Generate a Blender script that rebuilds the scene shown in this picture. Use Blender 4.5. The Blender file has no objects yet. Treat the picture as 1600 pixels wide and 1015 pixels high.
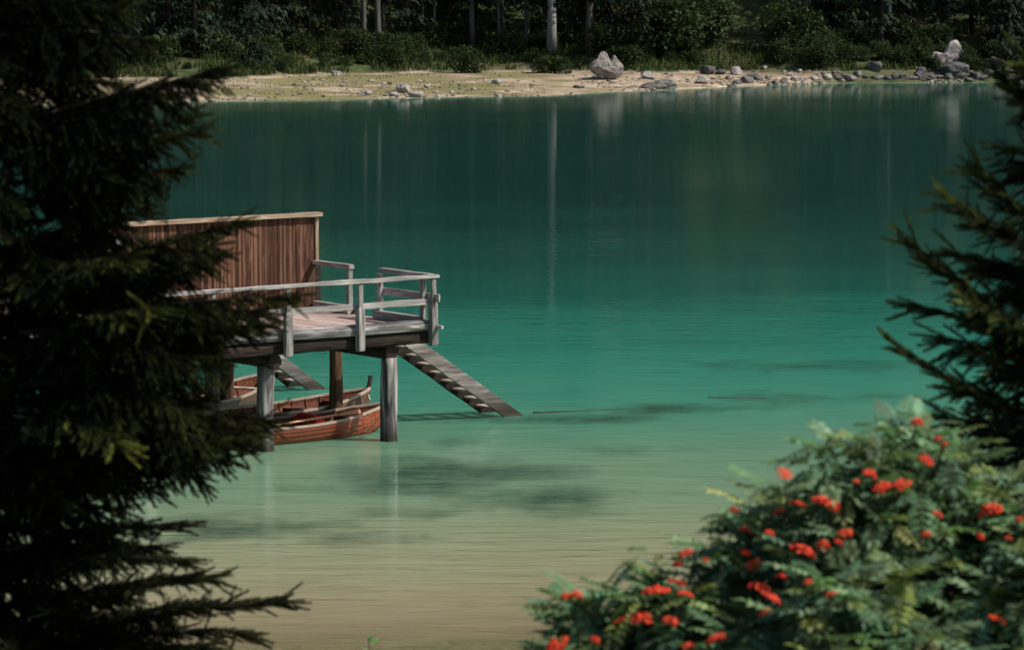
import bpy, bmesh, math, random
import numpy as np
from mathutils import Vector, Matrix, noise as mnoise

random.seed(7)
RNG = np.random.default_rng(11)
scene = bpy.context.scene
COL = scene.collection

# ------------------------------------------------------------------ camera model
F_PX, HOR, CAM_H = 5672.0, -70.0, 9.654
PITCH = math.atan((507.5 - HOR) / F_PX)
CP, SP = math.cos(PITCH), math.sin(PITCH)


def ray(px, py):
    a, b = (px - 800) / F_PX, -(py - 507.5) / F_PX
    return a, CP + b * SP, -SP + b * CP          # x, y, z of the view ray


def at_y(px, py, Y):
    """world point seen at photo position (px, py), at distance Y in front of the viewer"""
    x, y, z = ray(px, py)
    k = Y / y
    return Vector((x * k, Y, CAM_H + z * k))


def at_z(px, py, Z=0.0):
    x, y, z = ray(px, py)
    k = (Z - CAM_H) / z
    return Vector((x * k, y * k, Z))


# ------------------------------------------------------------------ object helpers
def link(o, parent=None):
    COL.objects.link(o)
    if parent is not None:
        o.parent = parent
    return o


def tag(o, label=None, cat=None, group=None, kind=None):
    if label: o['label'] = label
    if cat: o['category'] = cat
    if group: o['group'] = group
    if kind: o['kind'] = kind
    return o


def thing(name, label, cat, loc=(0, 0, 0), rz=0.0, group=None):
    o = bpy.data.objects.new(name, None)
    o.empty_display_size = 0.2
    link(o)
    o.location = loc
    o.rotation_euler = (0, 0, rz)
    return tag(o, label, cat, group)


def fast_mesh(name, V, F, mats, colors=None, smooth=False, midx=None):
    """V (n,3), F list of faces or (m,3)/(m,4) array, optional per-vertex rgb"""
    me = bpy.data.meshes.new(name)
    V = np.asarray(V, dtype=np.float32)
    if isinstance(F, np.ndarray):
        k = F.shape[1]
        me.vertices.add(len(V)); me.vertices.foreach_set('co', V.ravel())
        me.loops.add(F.size); me.loops.foreach_set('vertex_index', F.astype(np.int32).ravel())
        me.polygons.add(len(F))
        me.polygons.foreach_set('loop_start', np.arange(0, F.size, k, dtype=np.int32))
        if midx is not None:
            me.polygons.foreach_set('material_index', np.asarray(midx, dtype=np.int32))
        me.update(calc_edges=True)
    else:
        me.from_pydata([tuple(v) for v in V], [], F)
        me.update()
    if smooth:
        me.polygons.foreach_set('use_smooth', np.ones(len(me.polygons), dtype=bool))
    if colors is not None:
        a = me.color_attributes.new('tint', 'FLOAT_COLOR', 'POINT')
        c = np.ones((len(V), 4), dtype=np.float32); c[:, :3] = colors
        a.data.foreach_set('color', c.ravel())
    for m in (mats if isinstance(mats, (list, tuple)) else [mats]):
        me.materials.append(m)
    return me


def put(name, me, parent=None, loc=None, rz=None):
    o = bpy.data.objects.new(name, me)
    link(o, parent)
    if loc is not None: o.location = loc
    if rz is not None: o.rotation_euler = (0, 0, rz)
    return o


class MB:
    """collects boxes, bars, tubes into one mesh"""
    def __init__(self): self.v = []; self.f = []

    def add(self, vs, fs):
        n = len(self.v); self.v += [tuple(v) for v in vs]; self.f += [tuple(i + n for i in f) for f in fs]
        return self

    def box(self, x0, x1, y0, y1, z0, z1):
        return self.add([(x0,y0,z0),(x1,y0,z0),(x1,y1,z0),(x0,y1,z0),(x0,y0,z1),(x1,y0,z1),(x1,y1,z1),(x0,y1,z1)],
                        [(3,2,1,0),(4,5,6,7),(0,1,5,4),(1,2,6,5),(2,3,7,6),(3,0,4,7)])

    def bar(self, a, b, w, h, segs=1, wob=0.0, up=(0, 0, 1)):
        """rectangular bar from a to b; width w sideways, height h along up; slightly irregular"""
        a, b = Vector(a), Vector(b); d = (b - a).normalized(); u = Vector(up)
        s = d.cross(u).normalized(); u = s.cross(d).normalized()
        vs = []; fs = []
        for i in range(segs + 1):
            c = a.lerp(b, i / segs)
            for (ss, uu) in ((-1,-1),(1,-1),(1,1),(-1,1)):
                j = Vector((random.uniform(-wob, wob) for _ in range(3)))
                vs.append(c + s * (ss * w / 2) + u * (uu * h / 2) + j)
        for i in range(segs):
            o = 4 * i
            for k in range(4):
                fs.append((o + k, o + (k + 1) % 4, o + 4 + (k + 1) % 4, o + 4 + k))
        fs.append((3, 2, 1, 0)); o = 4 * segs; fs.append((o, o + 1, o + 2, o + 3))
        return self.add(vs, fs)

    def tube(self, pts, radii, n=8, wob=0.0, cap=True):
        pts = [Vector(p) for p in pts]; vs = []; fs = []
        ph = [random.uniform(0, 6) for _ in range(3)]
        for i, p in enumerate(pts):
            d = (pts[min(i + 1, len(pts) - 1)] - pts[max(i - 1, 0)]).normalized()
            s = d.cross(Vector((0.31, 0.17, 0.93)) if abs(d.z) < 0.9 else Vector((1, 0.1, 0))).normalized()
            t = d.cross(s)
            for k in range(n):
                a = 2 * math.pi * k / n
                r = radii[i] * (1 + wob * (math.sin(2 * a + ph[0] + i * 0.2) * 0.5 + math.sin(5 * a + ph[1]) * 0.4 + random.uniform(-0.5, 0.5)))
                vs.append(p + s * (math.cos(a) * r) + t * (math.sin(a) * r))
        for i in range(len(pts) - 1):
            for k in range(n):
                a, b = i * n + k, i * n + (k + 1) % n
                fs.append((a, b, b + n, a + n))
        if cap:
            fs.append(tuple(reversed(range(n)))); fs.append(tuple(range((len(pts) - 1) * n, len(pts) * n)))
        return self.add(vs, fs)

    def build(self, name, mat, parent=None, bevel=0.0, smooth=False):
        me = fast_mesh(name, self.v, self.f, mat, smooth=smooth)
        bm = bmesh.new(); bm.from_mesh(me)
        bmesh.ops.recalc_face_normals(bm, faces=bm.faces[:])
        bm.to_mesh(me); bm.free()
        o = put(name, me, parent)
        if bevel:
            m = o.modifiers.new('bevel', 'BEVEL'); m.width = bevel; m.segments = 2; m.limit_method = 'ANGLE'
        return o


def instance_mesh(tv, tf, mats3, locs, tcol=None, tint=None):
    """copies template (tv, tf) with 3x3 matrices and offsets into one vertex/face/colour block"""
    n, m = len(locs), len(tv)
    V = np.einsum('nij,mj->nmi', mats3, tv) + locs[:, None, :]
    F = tf[None] + (np.arange(n) * m)[:, None, None]
    C = None
    if tint is not None:
        base = np.ones((m, 3)) if tcol is None else tcol
        C = (tint[:, None, :] * base[None]).reshape(-1, 3)
    return V.reshape(-1, 3), F.reshape(-1, tf.shape[1]), C


def merge_blocks(bl):
    vs, fs, cs, o = [], [], [], 0
    for V, F, C in bl:
        vs.append(V); fs.append(F + o); cs.append(C); o += len(V)
    return np.concatenate(vs), np.concatenate(fs), np.concatenate(cs)


def frames(d, roll_up=None):
    """matrices whose columns are (side, dir, normal) for direction vectors d (n,3)"""
    d = d / np.linalg.norm(d, axis=1, keepdims=True)
    up = np.tile(np.array([0, 0, 1.0]), (len(d), 1)) if roll_up is None else roll_up
    s = np.cross(d, up); s /= np.linalg.norm(s, axis=1, keepdims=True) + 1e-9
    nrm = np.cross(s, d)
    return np.stack([s, d, nrm], axis=2)


# ------------------------------------------------------------------ value noise (numpy)
def vnoise(x, y, seed=0):
    x = np.asarray(x, dtype=np.float64); y = np.asarray(y, dtype=np.float64)
    xi, yi = np.floor(x).astype(np.int64), np.floor(y).astype(np.int64)
    xf, yf = x - xi, y - yi
    def h(a, b):
        n = (a * 374761393 + b * 668265263 + seed * 974634777) & 0x7fffffff
        n = ((n ^ (n >> 13)) * 1274126177) & 0x7fffffff
        return ((n ^ (n >> 16)) & 0xffff) / 65535.0
    u, v = xf * xf * (3 - 2 * xf), yf * yf * (3 - 2 * yf)
    return (h(xi, yi) * (1 - u) + h(xi + 1, yi) * u) * (1 - v) + (h(xi, yi + 1) * (1 - u) + h(xi + 1, yi + 1) * u) * v - 0.5


def fbm(x, y, seed=0, o=4):
    t = 0; a = 1.0
    for k in range(o):
        t = t + a * vnoise(x * 2 ** k, y * 2 ** k, seed + k); a *= 0.5
    return t


# ------------------------------------------------------------------ materials
class NT:
    def __init__(self, name):
        self.m = bpy.data.materials.new(name); self.m.use_nodes = True
        self.t = self.m.node_tree; self.t.nodes.clear()
        self.out = self.n('ShaderNodeOutputMaterial')

    def n(self, typ, **kw):
        nd = self.t.nodes.new(typ)
        for k, v in kw.items(): setattr(nd, k, v)
        return nd

    def l(self, a, b): self.t.links.new(a, b)

    def val(self, sock, v):
        if isinstance(v, (int, float, tuple, list)): sock.default_value = v
        else: self.l(v, sock)

    def noise(self, vec, scale, detail=4, rough=0.55, dist=0.0):
        nd = self.n('ShaderNodeTexNoise'); self.l(vec, nd.inputs['Vector'])
        nd.inputs['Scale'].default_value = scale; nd.inputs['Detail'].default_value = detail
        nd.inputs['Roughness'].default_value = rough; nd.inputs['Distortion'].default_value = dist
        return nd.outputs['Fac']

    def map(self, vec, scale=(1, 1, 1), loc=(0, 0, 0), rot=(0, 0, 0)):
        nd = self.n('ShaderNodeMapping'); self.l(vec, nd.inputs['Vector'])
        nd.inputs['Scale'].default_value = scale; nd.inputs['Location'].default_value = loc
        nd.inputs['Rotation'].default_value = rot
        return nd.outputs['Vector']

    def ramp(self, fac, stops, ease=False):
        nd = self.n('ShaderNodeValToRGB'); self.l(fac, nd.inputs['Fac'])
        els = nd.color_ramp.elements
        if ease: nd.color_ramp.interpolation = 'B_SPLINE'
        while len(els) < len(stops): els.new(0.5)
        for e, (p, c) in zip(els, stops):
            e.position = p; e.color = (c[0], c[1], c[2], 1) if isinstance(c, (tuple, list)) else (c, c, c, 1)
        return nd.outputs['Color']

    def mix(self, fac, a, b, mode='MIX'):
        nd = self.n('ShaderNodeMix', data_type='RGBA', blend_type=mode)
        self.val(nd.inputs[0], fac)
        for i, v in ((6, a), (7, b)):
            if isinstance(v, (tuple, list)) and len(v) == 3: v = (*v, 1)
            self.val(nd.inputs[i], v)
        return nd.outputs[2]

    def math(self, op, a, b=0.0, clamp=False):
        nd = self.n('ShaderNodeMath', operation=op, use_clamp=clamp)
        self.val(nd.inputs[0], a); self.val(nd.inputs[1], b)
        return nd.outputs[0]

    def bsdf(self, color, rough=0.8, bump=None, bstr=0.3, bdist=0.02, spec=0.3):
        p = self.n('ShaderNodeBsdfPrincipled')
        if isinstance(color, (tuple, list)): color = (*color[:3], 1)
        self.val(p.inputs['Base Color'], color); self.val(p.inputs['Roughness'], rough)
        p.inputs['Specular IOR Level'].default_value = spec
        if bump is not None:
            b = self.n('ShaderNodeBump'); self.l(bump, b.inputs['Height'])
            b.inputs['Strength'].default_value = bstr; b.inputs['Distance'].default_value = bdist
            self.l(b.outputs['Normal'], p.inputs['Normal'])
        self.l(p.outputs[0], self.out.inputs['Surface'])
        return self.m

    @property
    def obj(self): return self.n('ShaderNodeTexCoord').outputs['Object']
    @property
    def pos(self): return self.n('ShaderNodeNewGeometry').outputs['Position']
    def attr(self, name): return self.n('ShaderNodeAttribute', attribute_name=name)


def wood(name, dark, mid, light, axis='x', rough=0.85, scale=1.0, wet=None, patch=0.5, spec=0.2, board=None):
    t = NT(name); v = t.obj
    st = {'x': (1.6, 22, 22), 'y': (22, 1.6, 22), 'z': (22, 22, 1.6)}[axis]
    st = tuple(s * scale for s in st)
    grain = t.noise(t.map(v, st), 1.0, 6, 0.65, 0.6)
    blot = t.noise(t.map(v, tuple(min(s, 7) * 0.5 for s in st), (3, 1, 7)), 1.0, 4, 0.6)
    c = t.ramp(grain, [(0.36, dark), (0.5, mid), (0.63, light)])
    c2 = t.mix(t.ramp(blot, [(0.38, 0.0), (0.66, 1.0)]), c, tuple(x * patch for x in mid))
    info = t.n('ShaderNodeObjectInfo')
    if board:                               # every board weathers a little differently
        sp = t.n('ShaderNodeSeparateXYZ'); t.l(v, sp.inputs[0])
        wn = t.n('ShaderNodeTexWhiteNoise', noise_dimensions='1D'); t.l(t.math('FLOOR', t.math('DIVIDE', sp.outputs[0], board)), wn.inputs['W'])
        c2 = t.mix(t.ramp(wn.outputs['Value'], [(0.55, 0.0), (1.0, 0.7)]), c2, light)
        c2 = t.mix(t.ramp(wn.outputs['Value'], [(0.0, 0.5), (0.4, 0.0)]), c2, dark)
    c2 = t.mix(t.math('MULTIPLY', info.outputs['Random'], 0.25), c2, tuple(x * 0.6 for x in mid))
    if wet is not None:                     # darker, stained wood near the water line
        sx = t.n('ShaderNodeSeparateXYZ'); t.l(t.pos, sx.inputs[0])
        w = t.n('ShaderNodeMapRange'); t.l(sx.outputs[2], w.inputs[0])
        w.inputs[1].default_value = wet; w.inputs[2].default_value = wet * 0.25
        w.inputs[3].default_value = 0; w.inputs[4].default_value = 0.85
        c2 = t.mix(w.outputs[0], c2, (0.02, 0.016, 0.010))
    return t.bsdf(c2, rough, grain, 0.5, 0.012, spec)


M = {}
M['rail'] = wood('weathered_rail', (0.12, 0.11, 0.105), (0.37, 0.345, 0.33), (0.57, 0.54, 0.52), 'x')
M['rail_y'] = wood('weathered_cross_rail', (0.16, 0.14, 0.13), (0.42, 0.37, 0.35), (0.6, 0.55, 0.52), 'y')
M['post'] = wood('weathered_post', (0.08, 0.074, 0.07), (0.28, 0.263, 0.25), (0.5, 0.475, 0.455), 'z')
M['beam'] = wood('edge_log', (0.03, 0.026, 0.026), (0.27, 0.255, 0.25), (0.55, 0.53, 0.52), 'x', scale=.7, patch=0.2)
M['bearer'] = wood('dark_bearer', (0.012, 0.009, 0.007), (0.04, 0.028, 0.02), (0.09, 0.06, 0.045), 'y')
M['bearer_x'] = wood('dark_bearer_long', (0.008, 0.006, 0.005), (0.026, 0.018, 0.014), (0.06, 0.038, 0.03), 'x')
M['deck'] = wood('deck_planks', (0.22, 0.15, 0.125), (0.47, 0.35, 0.30), (0.62, 0.5, 0.44), 'y', patch=0.7, board=0.17)
M['pile'] = wood('pile_log', (0.025, 0.022, 0.020), (0.22, 0.20, 0.195), (0.62, 0.59, 0.56), 'z', scale=0.45, wet=0.42, patch=0.2)
M['pile_dark'] = wood('brown_pile_log', (0.025, 0.013, 0.008), (0.10, 0.055, 0.035), (0.2, 0.12, 0.08), 'z', scale=0.6, wet=0.4)
M['wall'] = wood('wall_boards', (0.020, 0.009, 0.006), (0.095, 0.040, 0.024), (0.27, 0.15, 0.095), 'z', scale=0.8, patch=0.45, board=0.05)
M['cap'] = wood('tan_trim', (0.16, 0.10, 0.06), (0.36, 0.26, 0.18), (0.52, 0.42, 0.32), 'x', patch=0.6)
M['cap_z'] = wood('tan_trim_upright', (0.16, 0.10, 0.06), (0.33, 0.24, 0.17), (0.5, 0.4, 0.3), 'z', patch=0.6)
M['stringer'] = wood('stair_stringer', (0.05, 0.04, 0.035), (0.27, 0.24, 0.22), (0.48, 0.44, 0.41), 'x', scale=.6, wet=0.6, patch=.4)
M['tread'] = wood('stair_tread', (0.2, 0.15, 0.11), (0.45, 0.37, 0.30), (0.62, 0.53, 0.45), 'y')
M['hull'] = wood('varnished_hull', (0.11, 0.018, 0.008), (0.27, 0.052, 0.020), (0.42, 0.11, 0.045), 'x', rough=0.4, patch=0.6, spec=0.5)
M['hull_brown'] = wood('brown_hull', (0.05, 0.02, 0.012), (0.14, 0.062, 0.038), (0.25, 0.13, 0.085), 'x', rough=0.45, patch=0.6, spec=0.5)
M['inside'] = wood('boat_inside', (0.05, 0.014, 0.008), (0.15, 0.046, 0.023), (0.24, 0.085, 0.045), 'x', rough=0.6)
M['gunwale'] = wood('pale_gunwale', (0.30, 0.22, 0.16), (0.55, 0.43, 0.34), (0.7, 0.6, 0.5), 'x', rough=0.5)
M['oar'] = wood('oar_wood', (0.34, 0.12, 0.05), (0.55, 0.22, 0.10), (0.7, 0.36, 0.2), 'x', rough=0.4, patch=0.85, spec=0.5)


def plain(name, c, rough=0.7, var=0.25, scale=6):
    t = NT(name); f = t.noise(t.obj, scale, 5)
    return t.bsdf(t.mix(t.ramp(f, [(0.3, 0.0), (0.7, 1.0)]), tuple(x * (1 - var) for x in c), tuple(min(1, x * (1 + var)) for x in c)), rough, f, 0.25, 0.01)


M['keel'] = plain('dark_red_bottom', (0.10, 0.012, 0.010), 0.5)
M['cloth'] = plain('red_cushion', (0.45, 0.025, 0.02), 0.8)
M['rope'] = plain('pale_rope', (0.6, 0.56, 0.48), 0.9, 0.2, 60)
M['white'] = plain('white_enamel', (0.78, 0.78, 0.8), 0.4, 0.05)
M['iron'] = plain('dark_iron', (0.04, 0.04, 0.045), 0.5)


def rock_mat(name, lo, hi, warm):
    t = NT(name); v = t.obj
    a = t.noise(v, 1.6, 8, 0.65, 0.4); b = t.noise(t.map(v, (1, 1, 3), (5, 2, 1)), 4.5, 6, 0.6)
    c = t.ramp(a, [(0.3, lo), (0.5, tuple((x + y) / 2 for x, y in zip(lo, hi))), (0.7, hi)])
    c = t.mix(t.ramp(b, [(0.5, 0.0), (0.75, 0.6)]), c, warm)
    e = t.noise(t.map(v, (1.2, 1.2, .5), (9, 4, 2)), 2.2, 6, 0.7, 1.2)
    c = t.mix(t.ramp(e, [(0.36, 0.85), (0.46, 0.0)]), c, tuple(x * .45 for x in lo))
    return t.bsdf(c, 0.9, t.math('ADD', a, b), 0.7, 0.12, 0.2)


M['rock'] = rock_mat('limestone', (0.075, 0.07, 0.068), (0.36, 0.335, 0.32), (0.2, 0.16, 0.12))
M['rock_pale'] = rock_mat('pale_limestone', (0.2, 0.18, 0.165), (0.52, 0.48, 0.45), (0.27, 0.21, 0.155))
M['rock_mid'] = rock_mat('bank_rock', (0.07, 0.068, 0.066), (0.27, 0.255, 0.245), (0.12, 0.095, 0.07))
M['rock_dark'] = rock_mat('damp_rock', (0.03, 0.03, 0.032), (0.16, 0.155, 0.155), (0.06, 0.05, 0.035))


def foliage_mat(name, base, transl=0.25, rough=0.7, nscale=3.0, var=0.4, spec=0.25):
    t = NT(name)
    tint = t.attr('tint').outputs['Color']
    f = t.noise(t.pos, nscale, 3)
    c = t.mix(1.0, tint, base, 'MULTIPLY')
    c = t.mix(t.ramp(f, [(0.35, 0.0), (0.65, 1.0)]), t.mix(1.0, c, (1 - var,) * 3, 'MULTIPLY'), c)
    p = t.n('ShaderNodeBsdfPrincipled'); t.l(c, p.inputs['Base Color']); p.inputs['Roughness'].default_value = rough
    p.inputs['Specular IOR Level'].default_value = spec
    tr = t.n('ShaderNodeBsdfTranslucent'); t.l(t.mix(1.0, c, (1.0, 1.15, 0.6), 'MULTIPLY'), tr.inputs['Color'])
    mx = t.n('ShaderNodeMixShader'); mx.inputs[0].default_value = transl
    t.l(p.outputs[0], mx.inputs[1]); t.l(tr.outputs[0], mx.inputs[2]); t.l(mx.outputs[0], t.out.inputs['Surface'])
    return t.m


M['needle_far'] = foliage_mat('far_conifer_foliage', (0.034, 0.056, 0.036), 0.15, nscale=0.35, var=0.6, spec=0.1)
M['shrub'] = foliage_mat('far_shrub_foliage', (0.050, 0.085, 0.036), 0.2, nscale=0.8, var=0.5, spec=0.1)
M['needle'] = foliage_mat('spruce_needles', (0.017, 0.025, 0.013), 0.10, nscale=5, var=0.5, spec=0.08)
M['rowan'] = foliage_mat('rowan_leaves', (0.205, 0.330, 0.195), 0.32, rough=0.7, nscale=4, var=0.35, spec=0.06)
M['bark'] = wood('bark', (0.012, 0.010, 0.009), (0.045, 0.036, 0.030), (0.10, 0.085, 0.075), 'z', scale=0.5)
M['bark_grey'] = wood('grey_bark', (0.03, 0.028, 0.026), (0.09, 0.085, 0.08), (0.18, 0.17, 0.16), 'z', scale=0.25)
M['bark_pale'] = wood('pale_bark', (0.14, 0.135, 0.13), (0.34, 0.33, 0.32), (0.52, 0.5, 0.48), 'z', scale=0.25, patch=0.7)
M['log'] = wood('sodden_log', (0.012, 0.016, 0.013), (0.035, 0.042, 0.034), (0.10, 0.11, 0.09), 'x', patch=0.4)


def berry_mat():
    t = NT('red_berries'); a = t.attr('tint').outputs['Color']
    return t.bsdf(t.mix(1.0, a, (0.74, 0.042, 0.014), 'MULTIPLY'), 0.38, spec=0.4)


M['berry'] = berry_mat()

# ------------------------------------------------------------------ terrain profile
def tbl(rows, f):
    return zip(*[f(*r) for r in rows])


_sh = [at_z(a, b, 0) for a, b in ((-200, 168), (150, 163), (350, 158), (500, 157), (640, 153), (850, 150), (950, 144),
                                  (1040, 141), (1150, 135), (1300, 130), (1600, 128), (1900, 128))]
SHX, SHY = np.array([p.x for p in _sh]), np.array([p.y for p in _sh])
_bx = [(-200, 262), (150, 262), (350, 262), (500, 270), (700, 278), (860, 280), (1000, 276), (1100, 278), (1200, 277.5),
       (1300, 277.5), (1400, 279), (1600, 279), (1900, 279)]
BEX = np.array([(a - 800) / F_PX * b for a, b in _bx]); BEY = np.array([b for a, b in _bx])


def shore(x): return np.interp(x, SHX, SHY) + 0.9 * vnoise(x * 0.18, 0 * x + 3.3, 5) + 0.5 * vnoise(x * 0.6, 0 * x + 1.3, 6)
def beach_end(x): return np.maximum(np.interp(x, BEX, BEY) + 2.0 * vnoise(x * 0.12, 0 * x + 7.1, 8), shore(x) + 1.0)


NEAR_D = np.array([-60, 0, 8, 14, 18, 25, 35, 44, 49.0, 52, 58, 64, 70, 76, 82, 90, 100, 120, 150, 400])
NEAR_Z = np.array([9.5, 8.0, 6.8, 5.7, 5.0, 3.7, 1.9, 0.5, 0.0, -.15, -.55, -1.05, -1.6, -2.3, -3.2, -4.7, -6.8, -11, -17, -30])


def terrain(x, y):
    x = np.asarray(x, float); y = np.asarray(y, float)
    yy = y - 0.10 * (x + 2) + 2.2 * fbm(x * 0.07, y * 0.07, 21, 3)
    zn = np.interp(yy, NEAR_D, NEAR_Z) + np.where(y < 46, 0.10, 0.03) * fbm(x * 0.9, y * 0.9, 31, 3)
    s, b = shore(x), beach_end(x)
    t = np.clip((y - s) / (b - s), 0, 1)
    zb = 0.85 * t + 0.12 * fbm(x * 0.5, y * 0.5, 41, 4) * np.minimum(1, t * 4)
    under = s - y
    g = np.interp(x, [-30, 2, 14], [1.3, 0.9, 0.2]); zu = -np.where(under < g, 0.18 * under, g * 0.18 + 3.2 * (under - g))
    up = y - b
    zf = 0.85 + np.clip(up, 0, 1.2) * 0.28 + np.interp(up, [0, 1, 13, 20, 60, 330, 700], [0, 0.06, 1.7, 4.6, 30, 240, 420])
    zf = zf + np.clip(up / 15, 0, 1) * 1.2 * fbm(x * 0.15, y * 0.15, 51, 4) + np.clip(up / 80, 0, 1) * 9 * fbm(x * 0.02, y * 0.02, 61, 3)
    zfar = np.where(y < s, zu, np.where(y < b, zb, zf))
    return np.where(y < 160, np.maximum(zn, zfar) if False else zn, np.where(y < 180, np.maximum(zn, -20), np.maximum(zfar, -30)))


def T(x, y): return float(terrain(np.array([x]), np.array([y]))[0])


def grid(xs, ys, zf):
    X, Y = np.meshgrid(xs, ys); Z = zf(X, Y)
    V = np.stack([X, Y, Z], -1).reshape(-1, 3)
    nx, ny = len(xs), len(ys)
    i = (np.arange(ny - 1)[:, None] * nx + np.arange(nx - 1)[None]).ravel()
    return V, np.stack([i, i + 1, i + 1 + nx, i + nx], 1)


def steps(*segs):
    out = []
    for a, b, s in segs: out += list(np.arange(a, b, s))
    out.append(segs[-1][1]); return np.array(out)


# --- ground: one sheet, near bank + lake bed + far beach + wooded slope
gx = steps((-420, -90, 15), (-90, -44, 3), (-44, 44, 0.7), (44, 90, 3), (90, 420, 15))
gy = steps((-60, 40, 2), (40, 100, 0.6), (100, 232, 4), (232, 302, 0.7), (302, 380, 4), (380, 900, 16))
GV, GF = grid(gx, gy, terrain)
X, Y, Z = GV.T
s_, b_ = shore(X), beach_end(X)


def ell(px, py, rx, ry, zz=0.0):
    c = at_z(px, py, zz); a = at_z(px + rx, py, zz); d = at_z(px, py - ry, zz)
    return c.x, c.y, abs(a.x - c.x), abs(d.y - c.y)


WEEDS = ((880, 655, 150, 9, 1.0), (700, 742, 150, 27, 1.0), (850, 778, 115, 24, .85), (800, 738, 120, 20, .85), (370, 825, 140, 20, .9),
                          (560, 842, 130, 9, .55), (720, 690, 70, 8, .35), (1000, 700, 110, 8, .3), (1020, 638, 130, 8, .75), (1260, 622, 150, 8, .6),
                          (1280, 570, 230, 10, .6), (640, 800, 80, 12, .5), (900, 800, 70, 12, .4), (470, 760, 60, 10, .3))


def weed_at(X, Y):
    weed = np.zeros(len(X))
    for px, py, rx, ry, k in WEEDS:
        cx, cy, ex, ey = ell(px, py, rx, ry)
        r = np.sqrt(((X - cx) / ex) ** 2 + ((Y - cy) / ey) ** 2) + 0.75 * fbm(X * 0.7, Y * 0.45, 71, 5)
        weed = np.maximum(weed, k * np.clip((1.35 - r) / 1.0, 0, 1))
    return weed


weed = weed_at(X, Y)
# zone colours: R weed, G beach sand (dry), B forest floor/grass
gsand = np.where((Y > s_ - 14) & (Y < b_), 1.0, 0.0)
grass = np.clip((Y - b_ + 0.6 + 1.5 * fbm(X * 0.3, Y * 0.3, 81, 3)) / 0.8, 0, 1)
mx = np.interp(X, [(a - 800) / F_PX * 255 for a in (300, 430, 560, 830, 900)], [0.55, 0.95, 1.1, 0.9, 0.05])   # thin grass on the left beach
thin = np.clip((mx + 1.3 * fbm(X * 0.25, Y * 0.18, 91, 4) - 0.25), 0, 1) * np.clip((b_ - Y) / 3, 0, 1)
grass = np.maximum(grass, np.clip((X - 21.5 + 2.0 * fbm(X * 0.5, Y * 0.5, 87, 3)) / 3.5, 0, 0.93) * (Y > s_ - 3))
near_grass = np.clip((47 - Y) / 1.5, 0, 1)
cols = np.stack([weed, np.maximum(thin, 0), np.maximum(grass, near_grass)], 1)


def ground_mat():
    t = NT('ground'); p = t.pos; a = t.n('ShaderNodeSeparateColor'); t.l(t.attr('tint').outputs['Color'], a.inputs[0])
    n1 = t.noise(p, 1.2, 6, 0.6); n2 = t.noise(p, 9.0, 4, 0.6); n3 = t.noise(t.map(p, (0.25, 0.9, 1)), 0.6, 5)
    sand = t.ramp(n1, [(0.3, (0.30, 0.225, 0.155)), (0.5, (0.44, 0.35, 0.26)), (0.7, (0.56, 0.47, 0.37))])
    sand = t.mix(t.ramp(n2, [(0.52, 0.0), (0.72, 0.5)]), sand, (0.24, 0.19, 0.13))
    n4 = t.noise(t.map(p, (2.2, 1.5, 1)), 1.0, 5, 0.7)
    n5 = t.noise(t.map(p, (0.30, 0.55, 1), (3, 8, 0)), 1.0, 6, 0.65)
    sand = t.mix(t.ramp(n5, [(0.42, 0.0), (0.58, 0.8)]), sand, (0.20, 0.155, 0.10))
    sand = t.mix(t.ramp(n4, [(0.55, 0.0), (0.66, 0.75)]), sand, (0.15, 0.12, 0.085))
    thin = t.ramp(n2, [(0.35, (0.085, 0.095, 0.03)), (0.65, (0.27, 0.235, 0.12))])
    c = t.mix(t.ramp(t.math('ADD', a.outputs[1], t.math('MULTIPLY', t.math('SUBTRACT', n5, 0.5), 1.2)), [(0.25, 0.0), (0.75, 0.92)]), sand, thin)
    wd = t.ramp(n1, [(0.3, (0.016, 0.035, 0.018)), (0.7, (0.05, 0.075, 0.04))])
    c = t.mix(t.math('MULTIPLY', a.outputs[0], 0.92), c, wd)
    fl = t.ramp(n1, [(0.3, (0.020, 0.030, 0.012)), (0.5, (0.048, 0.072, 0.026)), (0.7, (0.11, 0.105, 0.048))])
    fl = t.mix(t.ramp(n3, [(0.5, 0.0), (0.68, 0.8)]), fl, (0.11, 0.075, 0.048))
    c = t.mix(a.outputs[2], c, fl)
    return t.bsdf(c, 0.95, t.math('ADD', n1, n2), 0.5, 0.06, 0.1)


ground = put('ground', fast_mesh('ground', GV, GF, ground_mat(), cols, smooth=True))
tag(ground, kind='structure')

# --- water
wx = steps((-200, -30, 6), (-30, 30, 0.6), (30, 200, 6))
wy = steps((43, 112, 0.6), (112, 236, 3), (236, 282, 0.8))
WV, WF = grid(wx, wy, lambda a, b: a * 0)
dep = np.maximum(0, -terrain(WV[:, 0], WV[:, 1]))
wdc = np.zeros((len(WV), 3)); wdc[:, 0] = dep / 30.0; wdc[:, 1] = weed_at(WV[:, 0], WV[:, 1])


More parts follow.
